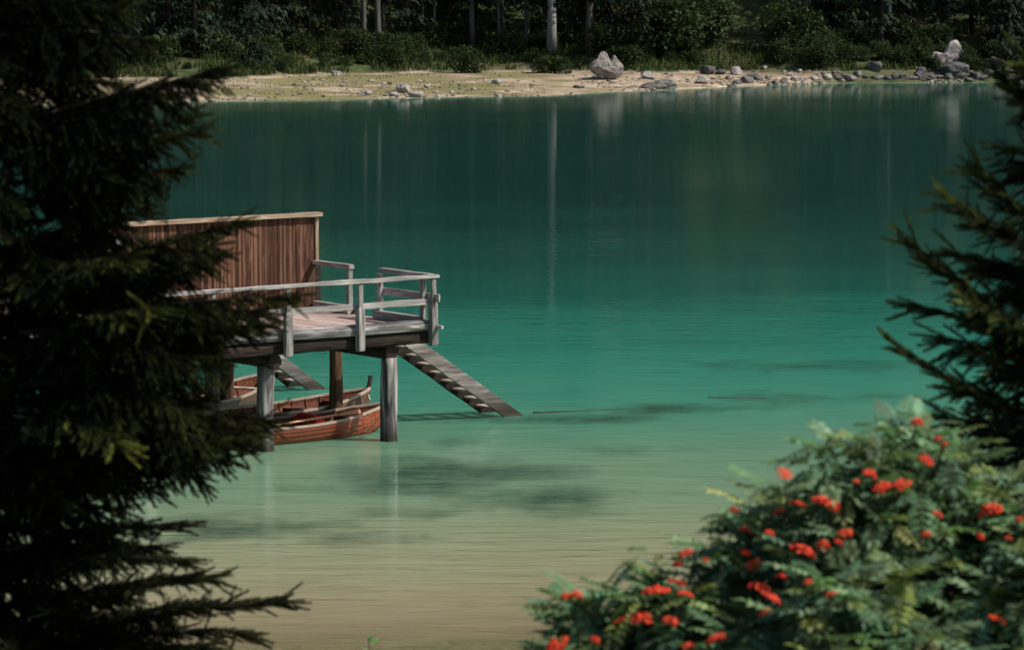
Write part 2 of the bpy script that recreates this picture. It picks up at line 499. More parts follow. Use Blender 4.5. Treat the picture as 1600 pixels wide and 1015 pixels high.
def water_mat():
    t = NT('lake_water'); p = t.pos
    d = t.n('ShaderNodeSeparateColor'); t.l(t.attr('tint').outputs['Color'], d.inputs[0])
    depth = t.math('MULTIPLY', d.outputs[0], 30.0)
    # drifting patches of silt shift the apparent depth a little
    w = t.noise(t.map(p, (0.05, 0.12, 1)), 1.0, 4, 0.55)
    depth = t.math('MULTIPLY', depth, t.math('ADD', t.math('MULTIPLY', w, 0.7), 0.65))
    k = t.math('DIVIDE', depth, 16.0, True)
    body = t.ramp(k, ease=True, stops= [(0.0, (0.37, 0.285, 0.18)), (0.03, (0.285, 0.285, 0.172)), (0.07, (0.175, 0.272, 0.172)), (0.13, (0.080, 0.252, 0.175)), (0.20, (0.040, 0.235, 0.170)),
                      (0.30, (0.020, 0.185, 0.140)), (0.45, (0.015, 0.105, 0.080)), (0.66, (0.012, 0.070, 0.055)), (1.0, (0.010, 0.040, 0.034))])
    wn = t.noise(t.map(p, (0.9, 0.55, 1), (7, 1, 0)), 1.0, 6, 0.62)
    wm = t.ramp(t.math('ADD', d.outputs[1], t.math('MULTIPLY', t.math('SUBTRACT', wn, 0.5), 1.7)), [(0.08, 0.0), (1.0, 0.82)])
    body = t.mix(t.math('MULTIPLY', wm, t.ramp(d.outputs[1], [(0.0, 0.0), (0.12, 1.0)])), body, (0.020, 0.062, 0.042))
    sn = t.noise(t.map(p, (0.5, 1.4, 1), (2, 9, 0)), 1.0, 6, 0.65)      # silt and gravel showing through
    body = t.mix(t.ramp(sn, [(0.3, 0.30), (0.62, 0.0)]), body, t.mix(1.0, body, (0.5, 0.55, 0.5), 'MULTIPLY'))
    op = t.math('SUBTRACT', 1.0, t.math('POWER', 2.718, t.math('MULTIPLY', depth, -6.0)))
    # ripples: long low crests, finer ones on top
    r1 = t.noise(t.map(p, (0.55, 2.0, 1), rot=(0, 0, 0.10)), 1.0, 3, 0.55, 0.5)
    r2 = t.noise(t.map(p, (1.3, 4.6, 1), rot=(0, 0, -0.06)), 1.0, 2, 0.5, 0.3)
    patch = t.ramp(t.noise(t.map(p, (0.03, 0.06, 1), (4, 2, 0)), 1.0, 3), [(0.35, 0.35), (0.65, 1.0)])
    h = t.math('MULTIPLY', t.math('ADD', r1, t.math('MULTIPLY', r2, 0.35)), patch)
    b = t.n('ShaderNodeBump'); t.l(h, b.inputs['Height']); b.inputs['Strength'].default_value = 1.0
    sy = t.n('ShaderNodeSeparateXYZ'); t.l(p, sy.inputs[0])
    amp = t.n('ShaderNodeMapRange'); t.l(sy.outputs[1], amp.inputs[0])
    amp.inputs[1].default_value = 50; amp.inputs[2].default_value = 150; amp.inputs[3].default_value = 0.050; amp.inputs[4].default_value = 0.0085
    t.l(amp.outputs[0], b.inputs['Distance'])
    N = b.outputs['Normal']
    df = t.n('ShaderNodeBsdfPrincipled', subsurface_method='BURLEY'); t.l(body, df.inputs['Base Color'])   # light scatters about in the milky water
    df.inputs['Specular IOR Level'].default_value = 0.0; df.inputs['Roughness'].default_value = 1.0
    df.inputs['Subsurface Weight'].default_value = 1.0; df.inputs['Subsurface Radius'].default_value = (1.0, 1.0, 1.0); df.inputs['Subsurface Scale'].default_value = 0.6
    tr = t.n('ShaderNodeBsdfTransparent'); tr.inputs['Color'].default_value = (0.86, 0.93, 0.84, 1)
    mx = t.n('ShaderNodeMixShader'); t.l(op, mx.inputs[0]); t.l(tr.outputs[0], mx.inputs[1]); t.l(df.outputs[0], mx.inputs[2])
    gl = t.n('ShaderNodeBsdfGlossy'); gl.inputs['Roughness'].default_value = 0.05; t.l(N, gl.inputs['Normal'])
    gl.inputs['Color'].default_value = (0.92, 1.0, 0.94, 1)
    fr = t.n('ShaderNodeFresnel'); fr.inputs['IOR'].default_value = 1.333; t.l(N, fr.inputs['Normal'])
    m2 = t.n('ShaderNodeMixShader'); t.l(t.math('MULTIPLY', fr.outputs[0], 0.76), m2.inputs[0])
    t.l(mx.outputs[0], m2.inputs[1]); t.l(gl.outputs[0], m2.inputs[2]); t.l(m2.outputs[0], t.out.inputs['Surface'])
    return t.m


water = put('water', fast_mesh('water', WV, WF, water_mat(), wdc, smooth=True))
tag(water, kind='structure')

# ------------------------------------------------------------------ the dock (local x = along u, y = along v)
YAW, ZD = 0.639, 2.295
DO = Vector((-1.651, 72.317, 0))
UU = Vector((math.cos(YAW), math.sin(YAW), 0)); VV = Vector((-math.sin(YAW), math.cos(YAW), 0))
def uv(u, v, z=0): return DO + UU * u + VV * v + Vector((0, 0, z))


dock = thing('boat_dock', 'weathered wooden boat dock on log piles with railings and a brown plank screen wall', 'dock', DO, YAW)
UL = -8.2                        # left end of the deck (behind the spruce)
mb = MB(); u = UL
while u < 0.02:                  # planks run across the deck
    w = random.uniform(0.15, 0.19)
    mb.box(u, min(u + w - 0.012, 0.03), 0.05, 9.3, ZD - 0.055 + random.uniform(-.004, .004), ZD + random.uniform(-0.004, 0.004)); u += w
mb.build('deck_boards', M['deck'], dock)


def rough_log(a, b, r, n=14, segs=14, sq=1.0, wob=0.05):
    m = MB(); a, b = Vector(a), Vector(b)
    m.tube([a.lerp(b, i / segs) for i in range(segs + 1)], [r] * (segs + 1), n, wob)
    return m


def edge_log(v0, z0, z1, u0, u1, dep=0.22, segs=26):
    """flat-topped log with a rounded, uneven outer side"""
    m = MB(); vs = []; fs = []
    prof = [(0.0, 1.0), (-.55, .99), (-.85, .9), (-1, .62), (-1, .35), (-.86, .1), (-.5, 0.0), (0, 0.0)]
    for i in range(segs + 1):
        uu = u0 + (u1 - u0) * i / segs
        for (a, h) in prof:
            vs.append((uu, v0 + a * dep * (1 + random.uniform(-.05, .05)), z0 + (z1 - z0) * h + random.uniform(-.008, .008)))
    n = len(prof)
    for i in range(segs):
        for k in range(n):
            fs.append((i * n + k, i * n + (k + 1) % n, (i + 1) * n + (k + 1) % n, (i + 1) * n + k))
    fs.append(tuple(range(n))); fs.append(tuple(reversed(range(segs * n, (segs + 1) * n))))
    m.add(vs, fs); return m


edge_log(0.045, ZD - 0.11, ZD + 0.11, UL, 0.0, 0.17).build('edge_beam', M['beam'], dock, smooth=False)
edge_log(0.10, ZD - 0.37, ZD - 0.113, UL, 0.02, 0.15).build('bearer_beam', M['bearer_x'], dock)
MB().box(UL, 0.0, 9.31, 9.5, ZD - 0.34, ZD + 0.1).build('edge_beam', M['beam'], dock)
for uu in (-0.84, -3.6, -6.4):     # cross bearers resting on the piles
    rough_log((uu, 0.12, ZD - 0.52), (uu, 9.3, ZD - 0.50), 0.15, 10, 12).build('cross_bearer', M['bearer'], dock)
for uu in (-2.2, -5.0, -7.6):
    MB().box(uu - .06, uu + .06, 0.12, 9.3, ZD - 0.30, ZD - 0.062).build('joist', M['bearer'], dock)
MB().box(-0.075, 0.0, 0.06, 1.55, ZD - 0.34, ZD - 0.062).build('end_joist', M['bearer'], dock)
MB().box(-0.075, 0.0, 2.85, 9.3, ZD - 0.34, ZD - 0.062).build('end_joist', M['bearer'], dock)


def pile(uu, vv, r, mat, z1=None, zb=-3.2, lean=(0, 0)):
    z1 = ZD - 0.62 if z1 is None else z1
    n = 22; pts = []; rr = []
    for i in range(n + 1):
        z = zb + (z1 - zb) * i / n
        pts.append((uu + lean[0] * (z / 2) + 0.012 * math.sin(z * 2.1 + uu), vv + lean[1] * (z / 2) + .01 * math.sin(z * 1.7 + vv), z))
        rr.append(r * (1.05 - 0.03 * z / 2) * (1 + 0.03 * math.sin(z * 4.3 + uu * 3)))
    return MB().tube(pts, rr, 18, 0.07).build('pile', M[mat], dock, smooth=True)


pile(-0.84, 0.22, 0.165, 'pile'); pile(-3.63, 0.44, 0.16, 'pile', lean=(0.03, 0)); pile(-6.4, 0.3, 0.16, 'pile')
pile(-0.3, 2.95, 0.135, 'pile_dark', ZD - 0.30); pile(-3.25, 3.0, 0.14, 'pile'); pile(-6.3, 3.0, 0.15, 'pile_dark')
pile(-0.84, 6.3, 0.15, 'pile_dark'); pile(-3.6, 6.3, 0.15, 'pile_dark'); pile(-6.4, 6.3, 0.15, 'pile_dark')
pile(-0.84, 9.0, 0.15, 'pile'); pile(-3.6, 9.0, 0.15, 'pile_dark'); pile(-6.4, 9.0, 0.15, 'pile_dark')


def front_post(uu, v0=-0.19, zlo=-0.40, face=-1):
    m = MB()
    h = 0.078
    # thick foot, chamfered shoulder, slimmer upper part
    prof = [(ZD + zlo, h * .92), (ZD + zlo + .05, h), (ZD + 0.42, h), (ZD + 0.48, h * .66), (ZD + 0.93, h * .62)]
    vs = []; fs = []
    for z, w in prof:
        j = [random.uniform(-.006, .006) for _ in range(4)]
        for k, (a, b) in enumerate(((-1, -1), (1, -1), (1, 1), (-1, 1))):
            vs.append((uu + a * w + j[k], v0 + b * w * 0.8 + j[(k + 1) % 4], z))
    for i in range(len(prof) - 1):
        for k in range(4): fs.append((4 * i + k, 4 * i + (k + 1) % 4, 4 * i + 4 + (k + 1) % 4, 4 * i + 4 + k))
    fs.append((3, 2, 1, 0)); o = 4 * (len(prof) - 1); fs.append((o, o + 1, o + 2, o + 3))
    m.add(vs, fs)
    return m.build('railing_post', M['post'], dock, bevel=0.012)


for uu in (-0.04, -1.80, -3.50, -5.2, -6.9): front_post(uu)
for uu in (0.0, -1.8, -3.5, -5.2, -6.9): front_post(uu, 9.6)
MB().bar((UL, -0.17, ZD + 0.965), (0.07, -0.17, ZD + 0.985), 0.16, 0.075, 22, 0.011).build('top_rail', M['rail'], dock, bevel=0.01)
MB().bar((UL, -0.10, ZD + 0.46), (0.0, -0.10, ZD + 0.475), 0.05, 0.125, 22, 0.009).build('middle_rail', M['rail'], dock, bevel=0.008)
MB().bar((UL, 9.6, ZD + 0.965), (0.17, 9.6, ZD + 0.985), 0.16, 0.075, 22, 0.011).build('top_rail', M['rail'], dock)
# end railing, front section (v 0 .. 1.64)
for vv in (0.10, 1.62):
    MB().bar((-0.09, vv, ZD - 0.05), (-0.09, vv, ZD + 0.93), 0.10, 0.10, 6, 0.006, up=(1, 0, 0)).build('railing_post', M['post'], dock, bevel=0.01)
MB().bar((0.0, -0.08, ZD + 0.985), (0.0, 1.70, ZD + 0.985), 0.13, 0.085, 8, 0.005).build('top_rail', M['rail_y'], dock, bevel=0.01)
MB().bar((-0.015, -0.36, ZD + 0.56), (-0.015, 1.72, ZD + 0.56), 0.05, 0.15, 8, 0.005).build('middle_rail', M['rail_y'], dock, bevel=0.008)
MB().bar((-0.11, 0.08, ZD + 0.085), (-0.11, 1.74, ZD + 0.085), 0.16, 0.16, 8, 0.005).build('kerb_beam', M['rail_y'], dock, bevel=0.012)
MB().bar((0.02, -0.42, ZD - 0.02), (0.02, 0.0, ZD - 0.02), 0.06, 0.07, 2, 0.004).build('peg', M['rail_y'], dock)
# end railing, rear section (v 2.78 .. 4.1)
MB().bar((-0.05, 2.78, ZD - 0.05), (-0.05, 2.78, ZD + 0.93), 0.10, 0.10, 6, 0.006, up=(1, 0, 0)).build('railing_post', M['post'], dock, bevel=0.01)
MB().bar((-0.05, 2.70, ZD + 0.98), (-0.05, 4.08, ZD + 0.98), 0.13, 0.09, 6, 0.005).build('top_rail', M['rail_y'], dock, bevel=0.01)
MB().bar((-0.05, 2.74, ZD + 0.09), (-0.05, 4.05, ZD + 0.09), 0.15, 0.17, 6, 0.005).build('kerb_beam', M['rail_y'], dock, bevel=0.01)
# far half of the end railing, beyond the wall
for vv in (4.35, 6.3, 7.9): MB().bar((-0.09, vv, ZD - 0.05), (-0.09, vv, ZD + 0.93), 0.10, 0.10, 6, 0.006, up=(1, 0, 0)).build('railing_post', M['post'], dock)
MB().bar((-0.05, 4.22, ZD + 0.98), (-0.05, 7.95, ZD + 0.98), 0.13, 0.09, 6, 0.005).build('top_rail', M['rail_y'], dock)

# plank screen wall
wall_root = None
mb = MB(); u = -4.9; ZW = 4.22
while u < -0.05:
    w = random.uniform(0.075, 0.125)
    mb.box(u, min(u + w - 0.004, -0.03), 4.10 + random.uniform(-0.012, 0.008), 4.155, ZD - 0.12, ZW + random.uniform(-.01, 0.0)); u += w
wall = mb.build('plank_wall', M['wall'], dock)
cp = MB().bar((-4.95, 4.10, ZW + 0.045), (0.10, 4.10, ZW + 0.055), 0.24, 0.085, 14, 0.004).build('cap_board', M['cap'], wall, bevel=0.008)
MB().box(-0.026, 0.055, 4.065, 4.20, ZD + 0.93, ZW).build('corner_post', M['cap_z'], wall, bevel=0.006)
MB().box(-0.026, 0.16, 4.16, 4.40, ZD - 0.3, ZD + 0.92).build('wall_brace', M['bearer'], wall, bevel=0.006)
for vz in (ZD + 0.4, ZD + 1.5): MB().box(-4.9, -0.05, 4.157, 4.21, vz, vz + .1).build('batten', M['bearer_x'], wall)


def staircase(v0, v1, u_end, u_top, slope, name='staircase'):
    root = bpy.data.objects.new(name, None); link(root, dock)
    dz = slope
    for vv in (v0, v1):
        # stringer plank on edge, its top line passing z=0 at u_end; it goes on into the water
        a = (u_end + 0.9, vv, -0.9 * dz - 0.19); b = (u_top, vv, (u_end - u_top) * dz - 0.19)
        m = MB(); d = Vector(b) - Vector(a)
        m.bar(a, b, 0.07, 0.28, 18, 0.008)
        m.build('stringer', M['stringer' if vv == v0 else 'bearer_x'], root, bevel=0.008)  # far stringer darker: shade on its inner face put into the colour
    n = 11
    for i in range(n):
        z = 2.0 - i * 0.2
        uu = u_end - (z + 0.17) / dz
        m = MB().bar((uu - 0.02, v0 + 0.036, z - 0.03), (uu - 0.02, v1 - 0.036, z - 0.03), 0.20, 0.04, 2, 0.004)
        m.build('tread', M['tread'], root)
    return root


staircase(1.88, 2.72, 3.78, -0.05, 0.655)
s2 = staircase(8.28, 9.1, 3.05, -0.03, 0.70)

# small white lamp box on the left end of the wall (stands free of it: bracket + box)
lp = at_y(189, 366, 73.5)
lamp = thing('sign_box', 'small white box fixed to the left end of the brown plank wall', 'box', uv(-4.80, 4.07, ZW - 0.28), YAW)
MB().box(-0.065, 0.065, -0.10, 0.0, -0.09, 0.09).build('casing', M['white'], lamp, bevel=0.015)
MB().box(-0.025, 0.025, 0.002, 0.03, -0.05, 0.05).build('bracket', M['iron'], lamp)

# ------------------------------------------------------------------ rowing boats
def rowing_boat(label, loc, rz, mats, L=4.9, B=1.42, stem=0.25):
    root = thing('rowing_boat', label, 'boat', loc, rz, 'rowing boats moored under the dock')
    ns, nk = 26, 8                     # stations, strakes
    def half(t): return B / 2 * max(0.0, (1 - abs((t - 0.45) / (0.55 if t > .45 else 0.62)) ** 2.3)) ** 0.75
    def sheer(t): return 0.32 + 0.22 * max(0, (t - 0.45) / .55) ** 2.1 + 0.10 * max(0, (0.45 - t) / .45) ** 2
    def keel(t): return -0.16 + 0.30 * max(0, (t - 0.8) / 0.2) ** 2.2 + 0.16 * max(0, (.2 - t) / .2) ** 2
    def pt(t, k, side, inset=0.0):
        h = max(half(t), 0.018) - inset
        a = k / nk
        y = h * (math.sin(a * math.pi / 2) ** 0.75); z = keel(t) + inset + (sheer(t) - keel(t) - inset) * (1 - math.cos(a * math.pi / 2)) ** 0.9
        x = (t - 0.5) * L + (0.10 * a * max(0, (t - .9) / .1))
        return (x, side * y, z)
    def loft(inset, lap, k0=0, k1=nk):
        m = MB()
        for side in (-1, 1):
            for k in range(k0, k1):                      # every strake is its own strip, lapped over the one below
                vs = []; fs = []
                for i in range(ns + 1):
                    t = i / ns
                    a = Vector(pt(t, k, side, inset)); b = Vector(pt(t, k + 1, side, inset))
                    if lap: a = a + Vector((0, side * 0.014, -0.004)) if k else a
                    vs += [a, b]
                for i in range(ns):
                    f = (2 * i, 2 * i + 1, 2 * i + 3, 2 * i + 2)
                    fs.append(f if side < 0 else f[::-1])
                m.add(vs, fs)
        return m
    hull = loft(0.0, True, 3).build('hull', M[mats[0]], root, smooth=False)
    loft(0.0, True, 0, 3).build('bottom', M['keel'], root)
    loft(0.03, False).build('lining', M['inside'], root)
    for side in (-1, 1):
        m = MB(); pts = [Vector(pt(i / ns, nk, side, 0.012)) for i in range(ns + 1)]
        vs = []; fs = []
        for p in pts:
            for (dy, dz) in ((-.035, -.022), (.03, -.022), (.03, .022), (-.035, .022)):
                vs.append((p.x, p.y + side * dy, p.z + dz))
        for i in range(ns):
            for k in range(4): fs.append((4 * i + k, 4 * i + (k + 1) % 4, 4 * i + 4 + (k + 1) % 4, 4 * i + 4 + k))
        fs += [(3, 2, 1, 0), tuple(range(4 * ns, 4 * ns + 4))]
        m.add(vs, fs).build('gunwale', M['gunwale'], root)
    for i in range(13):
        t = 0.1 + 0.065 * i
        for side in (-1, 1):
            m = MB(); ps = [Vector(pt(t, k, side, 0.045)) for k in range(1, nk + 1)]
            vs = []; fs = []
            for p in ps:
                for (dx, dy) in ((-.015, 0), (.015, 0), (.015, .022), (-.015, .022)): vs.append((p.x + dx, p.y - side * dy + side * 0.015, p.z))
            for j in range(len(ps) - 1):
                for k in range(4): fs.append((4 * j + k, 4 * j + (k + 1) % 4, 4 * j + 4 + (k + 1) % 4, 4 * j + 4 + k))
            m.add(vs, fs).build('rib', M['inside'], root)
    for t in (0.16, 0.42, 0.66, 0.84):
        h = half(t) - 0.05; z = 0.20 + (0.1 if t > .8 else 0)
        MB().box((t - .5) * L - 0.11, (t - .5) * L + 0.11, -h, h, z, z + 0.03).build('bench', M[mats[1]], root, bevel=0.005)
    MB().box(-L * .36, L * .33, -0.28, 0.28, -0.06, -0.045).build('floor_board', M['inside'], root)
    h = half(0.0)
    xs = L / 2
    MB().bar((xs - 0.02, 0, keel(1) - 0.02), (xs + 0.13, 0, sheer(1) + stem), 0.05, 0.09, 4, 0.003, up=(1, 0, 0)).build('stem_post', M[mats[2]], root, bevel=0.008)
    # transom
    pts = [pt(0.0, k, -1) for k in range(nk, -1, -1)] + [pt(0.0, k, 1) for k in range(1, nk + 1)]
    MB().add(pts, [tuple(range(len(pts)))]).build('transom', M[mats[0]], root)
    return root


def boat_pose(bow_uv, ang, L=4.9):
    d = Vector((math.cos(ang), math.sin(ang), 0)); c = Vector((bow_uv[0], bow_uv[1], 0)) - d * L / 2
    return uv(c.x, c.y, 0.02), YAW + ang


pA, rA = boat_pose((0.0, 1.62), 0.02)
boatA = rowing_boat('red-brown varnished rowing boat in front, with orange oars and a red cushion inside', pA, rA, ('hull', 'hull', 'hull'), stem=0.05)
pB, rB = boat_pose((1.13, 3.92), 0.12)
boatB = rowing_boat('brown rowing boat behind the brown pile, with an upright stem post and a rope', pB, rB, ('hull_brown', 'inside', 'bearer'), stem=0.26)
pC, rC = boat_pose((0.80, 7.45), 0.52)
boatC = rowing_boat('brown rowing boat with pale gunwale at the left, farthest back near the rear stairs', pC, rC, ('hull_brown', 'gunwale', 'hull_brown'), stem=0.06)


def oar(label, a, b, roll=0.0):
    a, b = Vector(a), Vector(b); L = (b - a).length
    root = thing('oar', label, 'oar', a, 0)
    root.rotation_mode = 'QUATERNION'; root.rotation_quaternion = (b - a).to_track_quat('X', 'Z') @ Matrix.Rotation(roll, 4, 'X').to_quaternion()
    m = MB().tube([(0, 0, 0), (0.3, 0, 0), (0.32, 0, 0), (L * .5, 0, 0), (L - 0.62, 0, 0)], [0.018, 0.018, 0.027, 0.028, 0.024], 10)
    m.build('shaft', M['oar'], root, smooth=True)
    m = MB(); vs = []; fs = []
    ws = [(L - .63, .022), (L - .5, .06), (L - .3, .10), (L - .08, .105), (L - .01, .085), (L, .05)]
    for x, w in ws:
        for (s, z) in ((-1, 0), (0, .016), (1, 0), (0, -.016)): vs.append((x, s * w, z))
    for i in range(len(ws) - 1):
        for k in range(4): fs.append((4 * i + k, 4 * i + (k + 1) % 4, 4 * i + 4 + (k + 1) % 4, 4 * i + 4 + k))
    fs += [(3, 2, 1, 0), tuple(range(4 * len(ws) - 4, 4 * len(ws)))]
    m.add(vs, fs).build('blade', M['oar'], root, smooth=True)
    return root


def boat_pt(o, x, y, z):
    return Matrix.Translation(o.location) @ o.rotation_euler.to_matrix().to_4x4() @ Vector((x, y, z))


oar('orange oar lying along the front boat, its broad blade towards the bow', boat_pt(boatA, -1.05, -0.60, 0.36), boat_pt(boatA, 1.62, -0.33, 0.47), 0.9)
oar('orange oar propped across the front boat, its shaft rising near the stern', boat_pt(boatA, -2.3, -0.55, 0.28), boat_pt(boatA, -0.35, 0.62, 0.45), 0.3)
m = MB(); c = boat_pt(boatA, 0.78, 0, 0)
ct = thing('seat_cushion', 'bright red cushion lying on the middle bench of the front boat', 'cushion', boat_pt(boatA, 0.55, -0.05, 0.31), rA)
MB().box(-0.13, 0.13, -0.42, 0.42, 0.0, 0.09).build('pad', M['cloth'], ct, bevel=0.035)
MB().box(-0.10, 0.10, -0.36, 0.30, 0.092, 0.15).build('upper_pad', M['cloth'], ct, bevel=0.028)
a = boat_pt(boatB, 2.50, 0, 0.42); b = uv(-0.72, 0.38, 0.95)
b = uv(1.55, 3.2, 0.33); b = uv(-0.75, 0.40, 0.62)
rp = [a.lerp(b, i / 14) + Vector((0, 0, -0.28 * math.sin(math.pi * i / 14))) for i in range(15)]
tag(MB().tube(rp, [0.014] * 15, 6).build('mooring_rope', M['rope'], None, smooth=True),
    'thin pale rope from the bow of the brown boat to the front pile', 'rope')

# half-sunk logs
a, b = at_z(1105, 621, 0.0), at_z(1196, 622, 0.0)
tag(rough_log(a + Vector((0, 0, -0.012)), b - Vector((0, 0, 0.02)), 0.036, 10, 10, wob=.15).build('floating_log', M['log']), 'thin grey log floating alone in the teal water right of the stairs', 'log')
a, b = at_z(822, 648, -0.025), at_z(985, 643, -0.055)
tag(rough_log(a + Vector((0.15, 0.1, 0)), b, 0.055, 10, 12, wob=.15).build('floating_log', M['log']), 'dark sunken log stretching right from the foot of the stairs', 'log')

# ------------------------------------------------------------------ rocks of the far shore
def jag(q):
    q.z *= 0.8 + 0.45 * math.sin(q.x * 2.6 + 0.6) * math.cos(q.x * 1.1) + 0.3 * mnoise.noise(q * 1.6); q.x *= 1 + 0.25 * mnoise.noise(q * 1.1 + Vector((4, 1, 2)))
    return q


def rock_mesh(seed, sx, sy, sz, mat, npl=11, sub=4, rough=0.10, peaks=None):
    r = random.Random(seed)
    bm = bmesh.new(); bmesh.ops.create_icosphere(bm, subdivisions=sub, radius=1.0)
    pl = []
    for _ in range(npl):
        n = Vector((r.gauss(0, 1), r.gauss(0, 1), r.gauss(0, .8))).normalized(); pl.append((n, r.uniform(0.62, 0.95)))
    for v in bm.verts:
        n = v.co.normalized(); R = 1.15
        for p, d in pl:
            c = n.dot(p)
            if c > 0.05: R = min(R, d / c)
        R += rough * 1.5 * (mnoise.fractal(n * 2.3 + Vector((seed * 3.1, 0, 0)), 0.8, 2.1, 5)) * 0.8
        q = n * R
        q = Vector((q.x * sx, q.y * sy, q.z * sz))
        if peaks: q = peaks(q)
        v.co = q
    me = bpy.data.meshes.new('rock'); bm.to_mesh(me); bm.free()
    me.materials.append(M[mat]); return me


def stand(px, py, z=None):
    """point of the far shore ground seen at (px, py): march along the view ray to the terrain"""
    x, y, zz = ray(px, py)
    Yd = np.arange(232, 330, 0.2); k = Yd / y
    h = terrain(x * k, Yd); hit = np.nonzero(CAM_H + zz * k <= np.maximum(h, -0.02))[0]
    if len(hit) == 0: return at_y(px, py, 300)
    i = hit[0]; return Vector((x * k[i], Yd[i], h[i]))


PXM = lambda p: p.y / F_PX          # metres per photo pixel at p


def rock(px, py, w, h, label, group=None, mat='rock', seed=1, sink=0.25, name='boulder', cat='rock', deep=0.8, peaks=None, sub=4):
    p = stand(px, py); k = PXM(p)
    me = rock_mesh(seed, w * k / 2, w * k / 2 * deep, h * k / 2 * 1.1, mat, peaks=peaks, sub=sub)
    o = put(name, me, None, (p.x, p.y + w * k * 0.3, p.z + h * k * 0.5 - h * k * sink * 0.3), random.uniform(-.3, .3))
    return tag(o, label, cat, group)


def twin(q):
    # high left shoulder, notch, lower right peak
    x = q.x
    lift = 0.42 * math.exp(-((x + 0.22) / 0.5) ** 2) + 0.26 * math.exp(-((x - 0.72) / 0.22) ** 2) - 0.25 * math.exp(-((x - 0.42) / 0.16) ** 2)
    if q.z > 0: q.z = q.z * (0.72 + lift)
    return q


rock(945, 126, 52, 40, 'large grey twin-peaked boulder standing alone on the pale beach', mat='rock', seed=4, sink=0.2, peaks=twin, sub=5)
rock(1032, 141, 62, 17, 'long flat grey slab lying at the waterline right of the twin-peaked boulder', mat='rock', seed=9, sink=.3, sub=5, deep=.6)
rock(1012, 124, 26, 11, 'low pale rock just behind the long flat slab', mat='rock_pale', seed=12)
rock(1098, 132, 27, 11, 'low pale rock at the waterline, alone right of the flat slab', mat='rock_pale', seed=13)
rock(905, 138, 18, 5, 'thin brown stone lying flat left of the flat slab', mat='rock', seed=15)
rock(1106, 117, 24, 15, 'dark blocky rock at the foot of the grassy clearing', mat='rock_dark', seed=16)
rock(1127, 117, 18, 8, 'low dark rock right of the blocky one below the clearing', mat='rock_dark', seed=17)
rock(525, 120, 17, 9, 'whitish stone alone at the top of the left beach', mat='rock_pale', seed=18)
rock(777, 132, 16, 9, 'white stone alone on the beach between the stone heap and the boulder', mat='rock_pale', seed=19)
rock(632, 146, 24, 17, 'biggest white stone in the heap at the left waterline', mat='rock_pale', seed=20)
rock(648, 152, 24, 10, 'white stone at the right foot of the heap at the left waterline', mat='rock_pale', seed=21)
rock(616, 151, 16, 8, 'pinkish stone at the left foot of the heap at the left waterline', mat='rock_pale', seed=22)
for px, py, w, h, s in ((575, 149, 16, 7, 1), (566, 150, 9, 4, 2), (600, 134, 12, 5, 3), (580, 128, 10, 4, 4), (668, 138, 11, 6, 5), (682, 146, 9, 4, 6), (706, 146, 8, 4, 7),
                        (540, 130, 10, 4, 8), (475, 130, 9, 4, 9), (505, 128, 8, 4, 10), (270, 137, 20, 9, 11), (236, 139, 11, 6, 12), (210, 134, 10, 5, 13), (222, 147, 13, 6, 14),
                        (185, 137, 7, 4, 15), (390, 150, 9, 4, 16), (1250, 113, 9, 5, 17), (1195, 110, 9, 6, 18), (655, 128, 8, 3, 19), (740, 140, 8, 3, 20), (830, 133, 9, 3, 21)):
    rock(px, py, w, h, 'small pale stone lying on the far beach', 'small pale stones on the far beach', 'rock_pale', 40 + s, name='stone', cat='stone', sub=3)
for px, py, w, h, s in ((1152, 133, 18, 9, 1), (1168, 131, 22, 13, 2), (1186, 127, 16, 9, 3), (1150, 118, 22, 14, 4), (1176, 122, 18, 9, 5), (1211, 133, 13, 8, 6), (1226, 131, 15, 9, 7),
                        (1243, 127, 20, 9, 8), (1258, 131, 10, 5, 9), (1272, 126, 14, 7, 10), (1292, 127, 18, 9, 11), (1282, 131, 10, 5, 12), (1200, 124, 12, 7, 13), (1235, 119, 10, 6, 14), (1140, 124, 12, 6, 15)):
    rock(px, py, w, h, 'grey-brown rock among the stones along the right waterline', 'rocks along the right waterline', random.choice(['rock', 'rock_mid', 'rock_mid', 'rock_pale']), 70 + s, name='shore_rock', sub=3)
for i in range(26):
    px = 1308 + i * 11.5 + random.uniform(-4, 4)
    rock(px, 128 + random.uniform(-5, 0.5), random.uniform(12, 26), random.uniform(6, 12), 'dark damp rock of the steep bank at the right waterline', 'dark rocks of the steep right bank',
         random.choice(['rock_dark', 'rock_dark', 'rock_mid']), 100 + i, name='bank_rock', sub=3)
for px, py, w, h in ((1368, 112, 26, 18), (1560, 112, 30, 22), (1440, 118, 20, 12)):
    rock(px, py, w, h, 'grey rock above the waterline of the steep bank at the right', 'grey rocks of the right bank', 'rock_dark', int(px), name='bank_rock', sub=3)
rock(1486, 106, 60, 38, 'broad white cliff face of bare rock above the right waterline', mat='rock_pale', seed=210, name='rock_outcrop', sub=5, deep=.45, sink=.5, peaks=jag)
rock(1462, 98, 24, 15, 'pale ledge of bare rock at the lower left of the white cliff', mat='rock_pale', seed=214, name='rock_outcrop', sub=4)
rock(1492, 124, 62, 24, 'dark broken rock below the white cliff at the right waterline', mat='rock_dark', seed=212, name='rock_outcrop', sub=4)

# ------------------------------------------------------------------ far forest
SPRAY = np.array([[0, 0, 0], [-.16, .35, -.05], [-.02, .62, -.16], [0.0, 1.0, -.34], [.13, .55, -.13], [.2, .30, -.04]])
SPRAY_F = np.array([[0, 5, 1], [1, 5, 4], [1, 4, 2], [2, 4, 3]])


